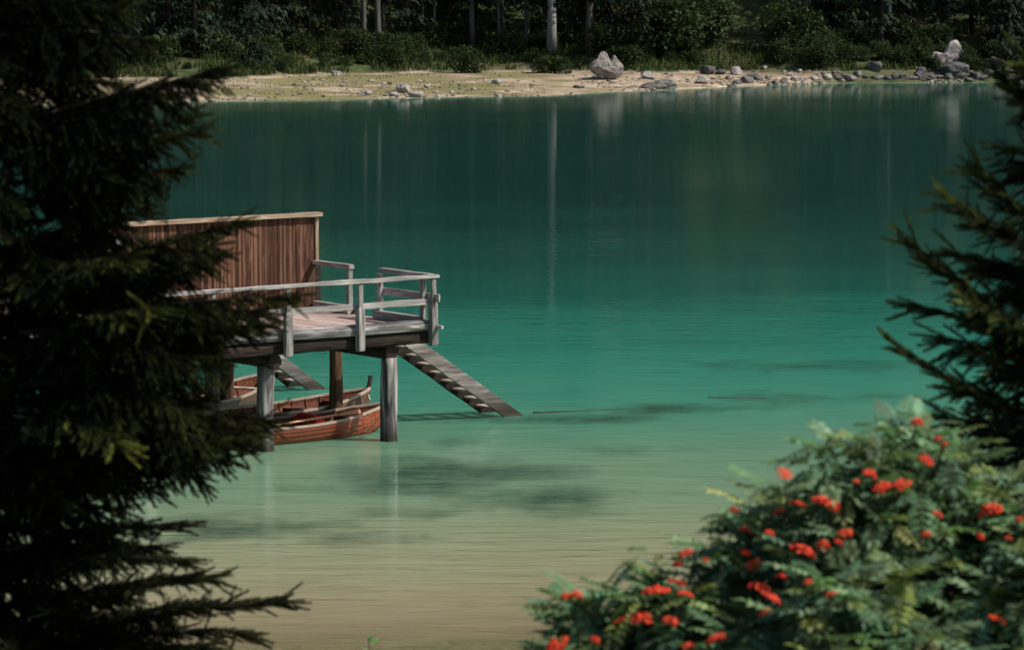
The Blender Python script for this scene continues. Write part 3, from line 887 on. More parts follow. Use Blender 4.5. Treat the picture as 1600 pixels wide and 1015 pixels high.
def conifer_block(seed, h, clear, spread, sprays=1.0, whorls=38, small=1.0):
    r = np.random.default_rng(seed)
    P, D, S, C = [], [], [], []
    for w in range(whorls):
        t = (w + r.uniform(0, 1)) / whorls
        z = h * (clear + (1 - clear) * t)
        R = spread * (1 - t) ** 0.75 * r.uniform(0.7, 1.12) + 0.15
        for a in r.uniform(0, 2 * np.pi, int(6 + 3 * (1 - t))):
            rr = R * r.uniform(0.65, 1.15); n = max(2, int(rr * 5.0 * sprays))
            for k in range(n):
                f = (k + 0.6) / n
                d = np.array([np.cos(a), np.sin(a), 0])
                p = d * rr * f + np.array([0, 0, z - 0.28 * rr * f ** 1.6 + 0.1 * rr * f])
                a2 = a + r.normal(0, 0.75)
                P.append(p + r.normal(0, .08, 3)); D.append([np.cos(a2), np.sin(a2), r.uniform(-.75, .05)])
                S.append(r.uniform(.42, .85) * small * (1 - 0.45 * t))
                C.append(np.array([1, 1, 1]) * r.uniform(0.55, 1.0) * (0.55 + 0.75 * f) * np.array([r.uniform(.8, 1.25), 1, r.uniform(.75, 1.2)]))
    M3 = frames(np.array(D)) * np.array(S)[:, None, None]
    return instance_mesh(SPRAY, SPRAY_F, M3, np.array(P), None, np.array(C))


def trunk_mb(h, r0, seed, bare=None):
    rr = random.Random(seed); pts = []; rad = []
    for i in range(9):
        t = i / 8; pts.append((rr.uniform(-.06, .06) * h * .05, rr.uniform(-.06, .06) * h * .05, -0.6 + (h + 0.4) * t)); rad.append(r0 * (1.25 if i == 0 else 1) * (1 - .93 * t) + 0.01)
    return MB().tube(pts, rad, 9, 0.06)


def copy_tree(o, loc, rz=0.0, sc=1.0, label=None, parent=None):
    c = o.copy(); COL.objects.link(c); c.parent = parent
    if parent is None:
        c.location = loc; c.rotation_euler = (0, 0, rz); c.scale = (sc,) * 3
        if label: c['label'] = label
    for ch in o.children: copy_tree(ch, None, parent=c)
    return c


def far_tree(label, group, loc, seed, h, clear, spread, r0, bark='bark', **kw):
    t = thing('conifer_tree', label, 'tree', loc, 0, group)
    trunk_mb(h, r0, seed).build('trunk', M[bark], t, smooth=True)
    V, F, C = conifer_block(seed, h, clear, spread, **kw)
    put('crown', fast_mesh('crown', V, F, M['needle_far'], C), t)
    return t


def gpt(px, Y): x = (px - 800) / F_PX * Y; return (x, Y, T(x, Y) - 0.1)


FG = 'dark conifers of the far shore forest'
FL = 'dark conifer crowded into the shaded forest on the far shore'
protos = [far_tree(FL, FG, gpt(330, 283), 1, 24, 0.06, 3.0, 0.26), far_tree(FL, FG, gpt(1010, 289), 2, 21, 0.10, 2.6, 0.22),
          far_tree(FL, FG, gpt(740, 291), 3, 27, 0.16, 3.2, 0.3, 'bark_grey'), far_tree(FL, FG, gpt(1300, 288), 4, 18, 0.04, 2.4, 0.2)]
rs = random.Random(5)
spots = []
for row, (dy, step) in enumerate(((6, 62), (11, 52), (17, 50), (24, 56))):
    px = -60 + row * 23
    while px < 1680:
        pp = px + rs.uniform(-16, 16); Yb = float(beach_end(np.array([(pp - 800) / F_PX * 278]))[0]) + dy + rs.uniform(-2, 2.5)
        clearing = 1085 < pp < (1215, 1245, 1270, 1290)[row]
        if not clearing and not (row == 0 and (840 < pp < 890 or 555 < pp < 700 or rs.random() < .25 or 1440 < pp < 1530)): spots.append((pp, Yb))
        px += step
for i, (px, Yd) in enumerate(spots):
    copy_tree(protos[rs.randrange(4)], gpt(px, Yd), rs.uniform(0, 6.28), rs.uniform(0.75, 1.15))
# trees whose bare trunks stand out against the dark wood
far_tree('tall tree with a thick pale trunk above the beach, left of the twin-peaked boulder', None, gpt(862, 285), 21, 26, 0.30, 2.6, 0.36, 'bark_pale')
far_tree('tree with a bare grey trunk, left of the close pair above the left beach', None, gpt(570, 279), 22, 22, 0.28, 2.3, 0.22, 'bark_grey')
far_tree('tree with a bare grey trunk, right of the close pair above the left beach', None, gpt(590, 279.5), 23, 24, 0.28, 2.3, 0.26, 'bark_grey')
far_tree('slim tree, left of two thin stems between the grey pair and the pale trunk', None, gpt(661, 286), 24, 20, 0.30, 2.0, 0.13, 'bark_grey')
far_tree('slim tree, right of two thin stems between the grey pair and the pale trunk', None, gpt(678, 286), 25, 20, 0.32, 2.0, 0.12, 'bark_grey')
far_tree('thin pale-trunked tree in the dark forest left of the white cliff', None, gpt(1389, 288), 26, 23, 0.3, 2.3, 0.15, 'bark_pale')
far_tree('slim grey-trunked tree in the dark forest right of the two thin stems', None, gpt(778, 287), 27, 23, 0.3, 2.3, 0.15, 'bark_grey')
yt = far_tree('yellowish-green young conifer growing above the right bank beside the white cliff', None, gpt(1575, 283), 28, 9, 0.05, 2.6, 0.16, sprays=1.3)
yt.children[1].data.materials[0] = foliage_mat('yellow_green_foliage', (0.075, 0.085, 0.030), 0.2, nscale=.6, var=.4, spec=.1)
bt = far_tree('bushy young spruce with a brownish top at the left end of the beach', None, gpt(398, 267), 29, 5.0, 0.02, 2.1, 0.1, sprays=2.0, whorls=22, small=.6)
bt.children[1].data.materials[0] = foliage_mat('bushy_spruce_foliage', (0.040, 0.058, 0.032), 0.15, nscale=.8, var=.5, spec=.1)

# wooded slope behind: one mass, mostly seen as a reflection in the lake
bl = []
rn = np.random.default_rng(77)
lows = [conifer_block(300 + i, 22, 0.05, 3.4, 0.45, 16, 1.9) for i in range(4)]
for k in range(520):
    Yd = 300 + 190 * rn.random() ** 1.3; x = rn.uniform(-110, 110) * Yd / 320
    V, F, C = lows[k % 4]; s = rn.uniform(.7, 1.3); a = rn.uniform(0, 6.28)
    R = np.array([[np.cos(a), -np.sin(a), 0], [np.sin(a), np.cos(a), 0], [0, 0, 1]]) * s
    bl.append((V @ R.T + np.array([x, Yd, T(x, Yd)]), F, C * rn.uniform(.6, 1.25)))
V, F, C = merge_blocks(bl)
wood_o = put('hillside_forest', fast_mesh('hillside_forest', V, F, M['needle_far'], C))
tag(wood_o, 'dense dark conifer forest covering the slope behind the far shore', 'forest', kind='stuff')

# shrubs along the forest edge
LEAF = np.array([[0, 0, 0], [-.35, .5, .05], [0, 1, -.1], [.35, .5, .05]]); LEAF_F = np.array([[0, 3, 1], [1, 3, 2]])


def shrub_block(seed, n, rx, ry, rz, size, tone=1.0):
    r = np.random.default_rng(seed); P, D, C = [], [], []
    lobes = [(r.uniform(-.6, .6) * rx, r.uniform(-.5, .5) * ry, r.uniform(.3, .75) * rz, r.uniform(.35, .6)) for _ in range(9)]
    for _ in range(n):
        lx, ly, lz, lr = lobes[r.integers(9)]
        d = r.normal(0, 1, 3); d /= np.linalg.norm(d); q = r.uniform(.6, 1.05) ** .5
        P.append([lx + d[0] * lr * rx * q, ly + d[1] * lr * ry * q, max(0.02, lz + d[2] * lr * rz * q)])
        D.append(d * .6 + r.normal(0, .5, 3) + [0, 0, -.1]); C.append(np.array([r.uniform(.8, 1.3), 1, r.uniform(.6, 1.1)]) * r.uniform(.5, 1.2) * tone)
    M3 = frames(np.array(D)) * (size * r.uniform(.6, 1.3, n))[:, None, None]
    return instance_mesh(LEAF, LEAF_F, M3, np.array(P), None, np.array(C))


SG = 'low shrubs along the far forest edge'
sprot = []
for i in range(4):
    t = thing('shrub', 'low green shrub at the shaded forest edge above the far beach', 'shrub', gpt(470 + 130 * i, 276), 0, SG)
    MB().tube([(0, 0, -.2), (.05, .02, .35), (.0, .1, .9)], [.05, .04, .015], 6).build('stem', M['bark'], t)
    V, F, C = shrub_block(500 + i, 3200, 1.6, 1.2, 1.3 + .25 * (i % 3), .17); put('foliage', fast_mesh('foliage', V, F, M['shrub'], C), t); sprot.append(t)
px = 170
rr = random.Random(9)
while px < 1660:
    Yb = float(beach_end(np.array([(px - 800) / F_PX * 276]))[0])
    if not (1110 < px < 1215) and not 840 < px < 885:
        copy_tree(sprot[rr.randrange(4)], gpt(px + rr.uniform(-8, 8), Yb + rr.uniform(1.2, 3.5)), rr.uniform(0, 6.28), rr.uniform(.28, .55) if px < 960 else rr.uniform(.7, 1.25))
    if rr.random() < .7 and not (1110 < px < 1215): copy_tree(sprot[rr.randrange(4)], gpt(px + rr.uniform(-14, 14), Yb + rr.uniform(4.5, 9)), rr.uniform(0, 6.28), rr.uniform(.7, 1.5))
    px += rr.uniform(24, 40)
for px, Yd in ((1452, 279.5), (1512, 280), (1530, 279.3), (1438, 280.5)): copy_tree(sprot[rr.randrange(4)], gpt(px, Yd), rr.uniform(0, 6), .62)
for px, Yd, s, lab in ((1045, 281, 2.3, 'big rounded green shrub, left of the grassy clearing'), (1080, 285, 2.4, 'tall lighter green shrub bordering the grassy clearing on its left'),
                       (1240, 283, 1.9, 'broad dark shrub bordering the grassy clearing on its right'), (965 + 20, 279.5, 1.15, 'low round shrub right behind the twin-peaked boulder')):
    c = copy_tree(sprot[2], gpt(px, Yd), rr.uniform(0, 6), s, lab)
    del c['group']

# grass on the bank and clearing
r = np.random.default_rng(8); n = 26000
gp = r.uniform(0, 1, (n, 2)); gX = -46 + gp[:, 0] * 92; be = beach_end(gX); gY = be + 0.1 + 13 * gp[:, 1] ** 1.6
keep = fbm(gX * .3, gY * .3, 15, 3) > -.12; gX, gY = gX[keep], gY[keep]; n = len(gX)
BL = np.array([[-.05, 0, 0], [.05, 0, 0], [.02, .10, .75], [-.01, .28, 1.0]]); BLF = np.array([[0, 1, 2], [0, 2, 3]])
a = r.uniform(0, 6.28, n); s = r.uniform(.22, .6, n)
R = np.zeros((n, 3, 3)); R[:, 0, 0] = np.cos(a) * s * 1.6; R[:, 0, 1] = -np.sin(a) * s; R[:, 1, 0] = np.sin(a) * s * 1.6; R[:, 1, 1] = np.cos(a) * s; R[:, 2, 2] = s
V, F, C = instance_mesh(BL, BLF, R, np.stack([gX, gY, terrain(gX, gY)], 1), None, np.stack([r.uniform(.8, 1.7, n), r.uniform(.8, 1.3, n), r.uniform(.5, .9, n)], 1))
tag(put('grass', fast_mesh('grass', V, F, M['shrub'], C)), 'rough grass growing on the bank above the far beach', 'grass', kind='stuff')

# gravel strewn on the far beach, more of it at the water's edge and on the right
r = np.random.default_rng(21); n = 5200
gX = np.concatenate([r.uniform(-46, 46, n // 2), r.uniform(4, 40, n // 5)]); n = len(gX); q = r.random(n) ** 1.5
sh_, be_ = shore(gX), beach_end(gX); gY = sh_ - .15 + (be_ - sh_ + .5) * q
keep = fbm(gX * .4, gY * .4, 33, 3) > -.05; gX, gY = gX[keep], gY[keep]; n = len(gX)
bm = bmesh.new(); bmesh.ops.create_icosphere(bm, subdivisions=1, radius=1.0)
PV = np.array([v.co[:] for v in bm.verts]) * (1 + .22 * r.normal(0, 1, (len(bm.verts), 1))); PF = np.array([[v.index for v in f.verts] for f in bm.faces]); bm.free()
sz = r.uniform(.035, .10, n) * (1 + 1.3 * r.random(n) ** 6); a = r.uniform(0, 6.28, n)
R = np.zeros((n, 3, 3)); R[:, 0, 0] = np.cos(a) * sz * 1.4; R[:, 0, 1] = -np.sin(a) * sz; R[:, 1, 0] = np.sin(a) * sz * 1.4; R[:, 1, 1] = np.cos(a) * sz; R[:, 2, 2] = sz * .65
g = r.uniform(.25, 1.35, n); V, F, C = instance_mesh(PV, PF, R, np.stack([gX, gY, terrain(gX, gY) + sz * .2], 1), None, np.stack([g, g * .95, g * .88], 1))
def gravel_mat():
    t = NT('gravel'); return t.bsdf(t.mix(1.0, t.attr('tint').outputs['Color'], (0.27, 0.24, 0.21), 'MULTIPLY'), 0.9)
tag(put('gravel', fast_mesh('gravel', V, F, gravel_mat(), C)), 'loose gravel and pebbles strewn over the far beach', 'gravel', kind='stuff')
# thin grass tufts on the left part of the beach
r = np.random.default_rng(22); n = 9000
gX = r.uniform(-46, 2, n); q = r.uniform(.15, 1, n); sh_, be_ = shore(gX), beach_end(gX); gY = sh_ + (be_ - sh_) * q
keep = fbm(gX * .3, gY * .25, 91, 4) > .02; gX, gY = gX[keep], gY[keep]; n = len(gX)
a = r.uniform(0, 6.28, n); s = r.uniform(.08, .22, n)
R = np.zeros((n, 3, 3)); R[:, 0, 0] = np.cos(a) * s * 2; R[:, 0, 1] = -np.sin(a) * s; R[:, 1, 0] = np.sin(a) * s * 2; R[:, 1, 1] = np.cos(a) * s; R[:, 2, 2] = s
V, F, C = instance_mesh(BL, BLF, R, np.stack([gX, gY, terrain(gX, gY)], 1), None, np.stack([r.uniform(2.2, 3.6, n), r.uniform(1.5, 2.1, n), r.uniform(.9, 1.5, n)], 1))
tag(put('beach_grass', fast_mesh('beach_grass', V, F, M['shrub'], C)), 'thin yellowish grass growing on the left part of the far beach', 'grass', kind='stuff')

# ------------------------------------------------------------------ foreground spruces
def shoot_template(seed, n=96, L=1.0):
    """needle shoot along +y of unit length; needles about 0.09 of it; spread round the stem, thicker above"""
    r = np.random.default_rng(seed); V = []; F = []; C = []
    for i in range(n):
        t = (i + r.uniform(0, 1)) / n
        a = r.uniform(0, 2 * np.pi); out = np.array([np.cos(a), 0, np.sin(a) * .8 + .15])
        d = out * .8 + np.array([0, .75 + .5 * t, 0]); d /= np.linalg.norm(d)
        ln = r.uniform(.12, .175) * (1.0 - 0.35 * max(0, t - .8) / .2)
        w = 0.017; b = np.array([0, t * .97, 0.0]) ; s = np.cross(d, r.normal(0, 1, 3)); s = s / np.linalg.norm(s) * w
        k = len(V); V += [b - s, b + s, b + d * ln]; F.append([k, k + 1, k + 2]); g = .6 + .5 * t + r.uniform(-.1, .1); C += [[g] * 3] * 3
    # stem
    k = len(V)
    for t, w in ((0, .02), (1, .008)):
        for q in range(3): V.append(np.array([np.cos(q * 2.1) * w, t, np.sin(q * 2.1) * w])); C.append([.55, .42, .3])
    for q in range(3): F += [[k + q, k + (q + 1) % 3, k + 3 + q], [k + (q + 1) % 3, k + 3 + (q + 1) % 3, k + 3 + q]]
    return np.array(V), np.array(F), np.array(C)


SHOOTS = [shoot_template(i) for i in range(3)]


class Spruce:
    def __init__(self, seed): self.r = np.random.default_rng(seed); self.D = []; self.P = []; self.S = []; self.C = []; self.axes = []

    def shoot(self, p, d, s, tip=0.0, shade=1.0):
        self.P.append(p); self.D.append(d); self.S.append(s)
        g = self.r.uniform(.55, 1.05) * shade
        base = np.array([1.0, 1.0, 1.0]) * g; new = np.array([8.5, 6.6, 2.4]) * g  # yellow-green young growth, with light on the tips put into the colour
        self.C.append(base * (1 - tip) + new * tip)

    def branch(self, a, b, arch=0.06, dens=1.0, spread=0.30, hang=0.5, tipc=0.5, tipup=0.0, shade=1.0, sl=0.17):
        r = self.r; a = np.array(a, float); b = np.array(b, float); L = np.linalg.norm(b - a)
        ax = (b - a) / L; up = np.array([0, 0, 1.0]); side = np.cross(ax, up); side /= np.linalg.norm(side) + 1e-9
        cv = lambda t: a + (b - a) * t + up * (arch * L * math.sin(math.pi * t) + tipup * L * t ** 3)
        self.axes.append([cv(t) for t in np.linspace(0, 1, 9)])
        n = max(6, int(L * 27 * dens))
        for i in range(n):
            t = 0.08 + 0.92 * (i + r.uniform(0, .7)) / n
            p = cv(t); tg = cv(min(1, t + .03)) - cv(t - .03); tg /= np.linalg.norm(tg)
            for sgn in (-1, 1):
                ln = spread * (1 - t) ** .6 * r.uniform(.55, 1.15) + 0.05
                d = tg * r.uniform(.5, .9) + side * sgn * r.uniform(.6, 1.0) + up * (-hang * r.uniform(.2, 1.1) + .12)
                d /= np.linalg.norm(d); m = max(1, int(ln / 0.085)); q = p.copy()
                for j in range(m):
                    f = (j + 1) / m
                    self.shoot(q, d, sl * r.uniform(.8, 1.15), tipc * f * r.uniform(0, 1) * (t > .45), shade)
                    q2 = q + d * (ln / m)
                    if m > 1:
                        for _ in range(2):
                            d2 = d + r.normal(0, .45, 3) + up * (-hang * .55); self.shoot(q + (q2 - q) * r.random(), d2 / np.linalg.norm(d2), sl * r.uniform(.5, .9), tipc * .6 * f * r.random() * (t > .5), shade)
                    q = q2; d = d + up * (-hang * .22) + r.normal(0, .06, 3); d /= np.linalg.norm(d)
            self.shoot(p, tg + r.normal(0, .2, 3), sl * r.uniform(.7, 1), tipc * .5 * (t > .7) * r.random(), shade)
        for _ in range(3): self.shoot(cv(.97), (cv(1) - cv(.93)) / L + r.normal(0, .02, 3), sl * 1.05, tipc, shade)

    def finish(self, root, trunk):
        P = np.array(self.P); D = np.array(self.D); S = np.array(self.S); C = np.array(self.C); bl = []
        D = D + self.r.normal(0, .02, D.shape)
        M3 = frames(D) * S[:, None, None]
        idx = self.r.integers(0, 3, len(P))
        for k in range(3):
            w = idx == k
            bl.append(instance_mesh(SHOOTS[k][0], SHOOTS[k][1], M3[w], P[w], SHOOTS[k][2], C[w]))
        V, F, C = merge_blocks(bl)
        inv = np.array(root.location)
        put('crown', fast_mesh('crown', V - inv, F, M['needle'], C), root)
        m = MB()
        for ax in self.axes: m.tube([Vector(p - inv) for p in ax], list(np.linspace(.016, .004, len(ax))), 6)
        m.build('branch_framework', M['bark'], root)
        m = MB(); m.tube([Vector(p) - root.location for p in trunk[0]], trunk[1], 12, .05); m.build('trunk', M['bark'], root, smooth=True)
        print('spruce tris', len(F))


def L3(px, py, Y): return np.array(at_y(px, py, Y))


# left spruce: its trunk stands just inside the left edge
YL = 18.0
base = at_y(-45, 1015, YL); gz = T(base.x, YL)
left = thing('spruce_tree', 'large dark spruce filling the left edge, with long drooping branches in front of the dock', 'tree', (base.x, YL, gz))
sp = Spruce(3)
for (ax_, ay_, bx_, by_, dy, kw) in (
    (60, 30, 215, -20, 0.2, dict(hang=.7)), (30, 60, 235, 60, -.2, dict(hang=.8, shade=.8)), (40, 190, 352, 112, -.3, dict(arch=.02, hang=.95, spread=.34, tipc=.25, dens=1.5)), (20, 250, 300, 185, .3, dict(hang=.9)),
    (60, 270, 318, 206, .1, dict(hang=.6, tipc=.7)), (40, 320, 288, 262, -.2, dict(hang=.8)), (60, 350, 245, 290, .4, dict(hang=.8)), (30, 420, 225, 330, .2, dict(hang=.8)),
    (90, 440, 378, 345, -.4, dict(arch=.02, hang=.65, tipc=.6)), (30, 470, 345, 400, .1, dict(hang=.9)), (60, 530, 465, 462, -.3, dict(arch=.05, hang=.75, tipc=.6)), (30, 540, 400, 490, .3, dict(hang=.9)),
    (50, 580, 418, 505, .0, dict(hang=.55)), (40, 600, 335, 570, -.4, dict(hang=1.0)), (30, 640, 432, 652, .1, dict(hang=.8, arch=.02)), (40, 650, 325, 625, .35, dict(hang=1.0)),
    (20, 690, 345, 690, -.3, dict(hang=1.1, arch=.12)), (30, 700, 305, 715, .2, dict(hang=1.1, arch=.12)), (30, 640, 195, 690, -.75, dict(hang=.5, tipc=1.0, shade=1.4)),
    (60, 500, 338, 552, .5, dict(hang=1.0, dens=1.3)), (60, 560, 325, 600, .6, dict(hang=1.0, dens=1.3)), (40, 640, 395, 672, .5, dict(hang=1.0, dens=1.3)), (60, 480, 330, 470, .6, dict(hang=1.0, dens=1.3)),
    (30, 520, 300, 560, -.5, dict(hang=.9, dens=1.2)), (30, 600, 300, 640, -.6, dict(hang=.9, dens=1.2, tipc=.7)), (20, 680, 320, 740, .4, dict(hang=1.1)), (10, 740, 250, 760, .2, dict(hang=1.1)),
    (20, 140, 200, 130, .3, dict(hang=.9)), (20, 220, 190, 210, -.3, dict(hang=.9, dens=1.2)), (20, 290, 215, 250, .5, dict(hang=.9, dens=1.2)), (20, 380, 230, 370, .4, dict(hang=.9)), (0, 90, 160, 100, .1, dict(hang=.9)),
    (10, 20, 190, 10, -.1, dict(hang=.8)), (20, 430, 300, 430, .5, dict(hang=.9)), (60, 540, 250, 480, -.6, dict(hang=.6, tipc=.9, shade=1.3)), (40, 450, 210, 400, -.7, dict(hang=.6, tipc=.8, shade=1.2)),
    (60, 640, 405, 668, .45, dict(hang=1.0, dens=1.3, arch=.02)), (60, 660, 392, 690, .3, dict(hang=1.0, dens=1.3, arch=.03)), (60, 690, 365, 712, .5, dict(hang=1.0, dens=1.2, arch=.03)),
    (60, 520, 425, 482, .35, dict(hang=.8, dens=1.4, arch=.03)), (60, 560, 405, 515, .2, dict(hang=.75, dens=1.4, arch=.04)), (80, 470, 345, 378, .3, dict(hang=.8, dens=1.3, arch=.02)),
    (10, 860, 292, 818, .1, dict(hang=.25, arch=.04, tipc=.5)), (10, 900, 296, 872, -.3, dict(hang=.3, tipc=.4)), (10, 880, 250, 850, .4, dict(hang=.4)),
    (20, 985, 345, 900, -.5, dict(hang=.15, tipc=.6)), (30, 1020, 455, 938, -.2, dict(hang=.2, arch=.05, tipc=.5, spread=.26)), (20, 1040, 400, 985, .2, dict(hang=.3, tipc=.5)), (10, 1060, 330, 1010, -.3, dict(hang=.3)),
    (20, 1100, 380, 1040, .1, dict(hang=.3)), (0, 950, 210, 930, .4, dict(hang=.4)), (0, 1000, 260, 960, .1, dict(hang=.4)), (10, 800, 190, 790, .2, dict(hang=.7)),
):
    kw.setdefault('tipc', .4)
    sp.branch(L3(ax_, ay_, YL + dy * .3), L3(bx_ - 12, by_ + 4, YL + dy), **kw)
rr = np.random.default_rng(4)
for i in range(190):                      # the rest of the crown, all round the trunk
    py = rr.uniform(-260, 1120); a = rr.uniform(0, 6.28)
    c = L3(-40, py, YL); ln = rr.uniform(.4, .78)
    sp.branch(c, c + np.array([math.cos(a) * ln, math.sin(a) * ln, rr.uniform(-.12, .15)]), arch=.05, hang=.9, tipc=.3, dens=.9, spread=.26, shade=.9)
sp.finish(left, ([(base.x, YL, gz - .3), (base.x + .02, YL, 7.0), (base.x, YL, 9.0), (base.x - .02, YL, 12.5)], [.17, .13, .11, .05]))

# right spruce: its trunk is just outside the right edge
YR = 16.0
base = at_y(1712, 1015, YR); gz = T(base.x, YR)
right = thing('spruce_tree', 'dark spruce at the right edge with upturned branch tips over the berry bush', 'tree', (base.x, YR, gz))
sp = Spruce(6)
for (ax_, ay_, bx_, by_, dy, kw) in (
    (1680, 260, 1546, 140, .1, dict(hang=.35, tipup=.12)), (1700, 190, 1580, 90, -.2, dict(hang=.4)), (1690, 300, 1560, 225, .3, dict(hang=.5)),
    (1680, 440, 1505, 282, -.1, dict(hang=.3, tipup=.10, spread=.30)), (1680, 450, 1466, 325, -.3, dict(hang=.35, tipup=.06)), (1690, 480, 1470, 390, .3, dict(hang=.45)), (1680, 500, 1530, 420, .1, dict(hang=.6)),
    (1680, 610, 1400, 408, -.2, dict(hang=.35, tipup=.10, spread=.24)), (1680, 600, 1410, 470, .2, dict(hang=.4, spread=.2)), (1680, 620, 1450, 520, .4, dict(hang=.6)), (1700, 600, 1500, 470, -.4, dict(hang=.5, tipc=.6)),
    (1680, 740, 1385, 562, -.3, dict(hang=.3, tipup=.06, spread=.2)), (1680, 720, 1480, 600, .2, dict(hang=.7)), (1680, 760, 1450, 640, .3, dict(hang=.6)), (1690, 800, 1440, 690, .4, dict(hang=.7)),
    (1690, 560, 1540, 520, .5, dict(hang=.8)), (1690, 680, 1530, 560, -.2, dict(hang=.6)), (1690, 830, 1500, 740, .1, dict(hang=.7)), (1700, 880, 1500, 800, .5, dict(hang=.7)), (1700, 700, 1500, 650, .5, dict(hang=.8)),
):
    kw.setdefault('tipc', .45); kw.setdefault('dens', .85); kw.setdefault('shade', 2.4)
    sp.branch(L3(ax_ + 22, ay_, YR + dy * .3), L3(bx_ + 24, by_ + 8, YR + dy), **kw)
for i in range(50):
    py = rr.uniform(-260, 1000); a = rr.uniform(0, 6.28)
    c = L3(1712, py, YR); ln = rr.uniform(.15, .3) if py < 420 else rr.uniform(.3, .5)
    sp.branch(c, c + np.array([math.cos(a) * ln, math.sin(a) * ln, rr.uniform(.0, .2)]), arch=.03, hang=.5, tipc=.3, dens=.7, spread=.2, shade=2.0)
sp.finish(right, ([(base.x, YR, gz - .3), (base.x + .02, YR, 7.5), (base.x, YR, 9.4), (base.x - .02, YR, 11.5)], [.14, .11, .09, .04]))

# ------------------------------------------------------------------ rowan bush with berries
YB = 14.0
def leaf_template(seed, pairs=6):
    r = np.random.default_rng(seed); V = []; F = []; C = []
    ry = lambda t: np.array([0, t, -.22 * t * t])
    def lf(b, d, L, w, dn):
        d = np.array(d, float); d /= np.linalg.norm(d); s = np.cross(d, [0, 0, 1]); s /= np.linalg.norm(s)
        k = len(V); m = b + d * L * .5
        g = r.uniform(.8, 1.15)
        V.extend([b, m - s * w + np.array([0, 0, .02]), m + np.array([0, 0, -.012]), m + s * w + np.array([0, 0, .02]), b + d * L + np.array([0, 0, -dn])])
        F.extend([[k, k + 2, k + 1], [k, k + 3, k + 2], [k + 1, k + 2, k + 4], [k + 2, k + 3, k + 4]]); C.extend([[g] * 3] * 5)
    for i in range(pairs):
        t = .22 + .7 * i / (pairs - 1); L = .34 * (1 - .35 * abs(t - .55) / .45)
        for sg in (-1, 1): lf(ry(t), [sg * 1.0, .42, r.uniform(-.25, .1)], L * r.uniform(.9, 1.1), .078, r.uniform(.03, .09))
    lf(ry(.97), [0, 1, -.3], .30, .058, .05)
    k = len(V)
    for t, w in ((0, .012), (.5, .009), (1, .005)):
        c = ry(t); V.extend([c + [-w, 0, 0], c + [w, 0, 0]]); C.extend([[1.2, .8, .6]] * 2)
    F.extend([[k, k + 1, k + 2], [k + 1, k + 3, k + 2], [k + 2, k + 3, k + 4], [k + 3, k + 5, k + 4]])
    return np.array(V), np.array(F), np.array(C)


LEAFT = [leaf_template(i, 6 + i % 2) for i in range(3)]
TOP = [(815, 1025), (830, 1010), (860, 985), (880, 945), (905, 930), (935, 955), (960, 925), (985, 880), (1010, 868), (1040, 905), (1060, 880), (1100, 868), (1130, 820), (1160, 795), (1200, 765),
       (1225, 735), (1260, 735), (1290, 700), (1330, 700), (1360, 660), (1400, 670), (1440, 655), (1480, 685), (1500, 715), (1560, 745), (1620, 750), (1720, 760)]
TX, TY = zip(*TOP)
top = lambda px: float(np.interp(px, TX, TY)) + 15 + 26 * float(vnoise(px * .022, 0.5, 9))
gb = at_y(1330, 1015, YB); bush = thing('rowan_bush', 'rowan bush hung with bright red berry clusters in the lower right foreground', 'bush', (gb.x, YB, T(gb.x, YB)))
bo = np.array(bush.location)
r = np.random.default_rng(42)
P, D, S, C = [], [], [], []
stems = []


def rosette(px, py, Y, n, s=1.0, tone=1.0):
    c = np.array(at_y(px, py, Y)); lean = np.array([r.normal(0, .25), r.normal(-.15, .2), 1.0])
    for k in range(n):
        a = r.uniform(0, 6.28); el = r.uniform(-.9, .8)
        d = np.array([math.cos(a), math.sin(a), el]) + lean * .15
        P.append(c + d * .01); D.append(d); S.append(.215 * s * r.uniform(.7, 1.15))
        yl = r.random() ** 8; C.append(np.array([r.uniform(.8, 1.15) + .7 * yl, 1.0 + .1 * yl, r.uniform(.8, 1.1) - .3 * yl]) * r.uniform(.6, 1.2) * tone)
    return c


BER = [(1257, 82, 40, 40), (1323, 135, 25, 25), (1345, 152, 25, 20), (1285, 203, 50, 38), (830, 245, 50, 25), (1105, 250, 45, 50), (1062, 272, 22, 25), (1145, 290, 55, 45), (1208, 280, 55, 38),
       (950, 335, 55, 55), (988, 350, 42, 50), (873, 342, 50, 25), (815, 367, 35, 28), (673, 362, 35, 22), (708, 425, 35, 35), (785, 435, 30, 22), (1322, 377, 35, 30), (1285, 442, 30, 40), (1495, 365, 70, 70),
       (1458, 445, 30, 28), (1585, 395, 25, 30), (1550, 452, 22, 18), (515, 500, 45, 28), (490, 537, 30, 38), (890, 493, 80, 55), (957, 475, 38, 48), (1027, 437, 45, 35), (1005, 465, 28, 28), (708, 500, 30, 30),
       (735, 535, 45, 40), (825, 577, 38, 40), (908, 592, 28, 22), (750, 610, 65, 45), (790, 645, 65, 40), (485, 595, 55, 30), (515, 632, 50, 30), (420, 620, 80, 40), (165, 637, 35, 50), (130, 638, 30, 30),
       (310, 713, 45, 28), (372, 710, 65, 55), (465, 718, 50, 42), (615, 775, 60, 50), (103, 795, 75, 35), (225, 778, 30, 35), (525, 797, 40, 25), (1515, 712, 60, 28), (770, 690, 40, 25), (980, 632, 40, 22), (580, 522, 20, 20)]


def surf_Y(px, py):   # rounded front of the bush: lower parts stand nearer
    return YB + 0.75 - 0.0026 * (py - top(px)) - 0.15 * math.sin(px * .02) + 0.55 * float(vnoise(px * .014, py * .016, 3))


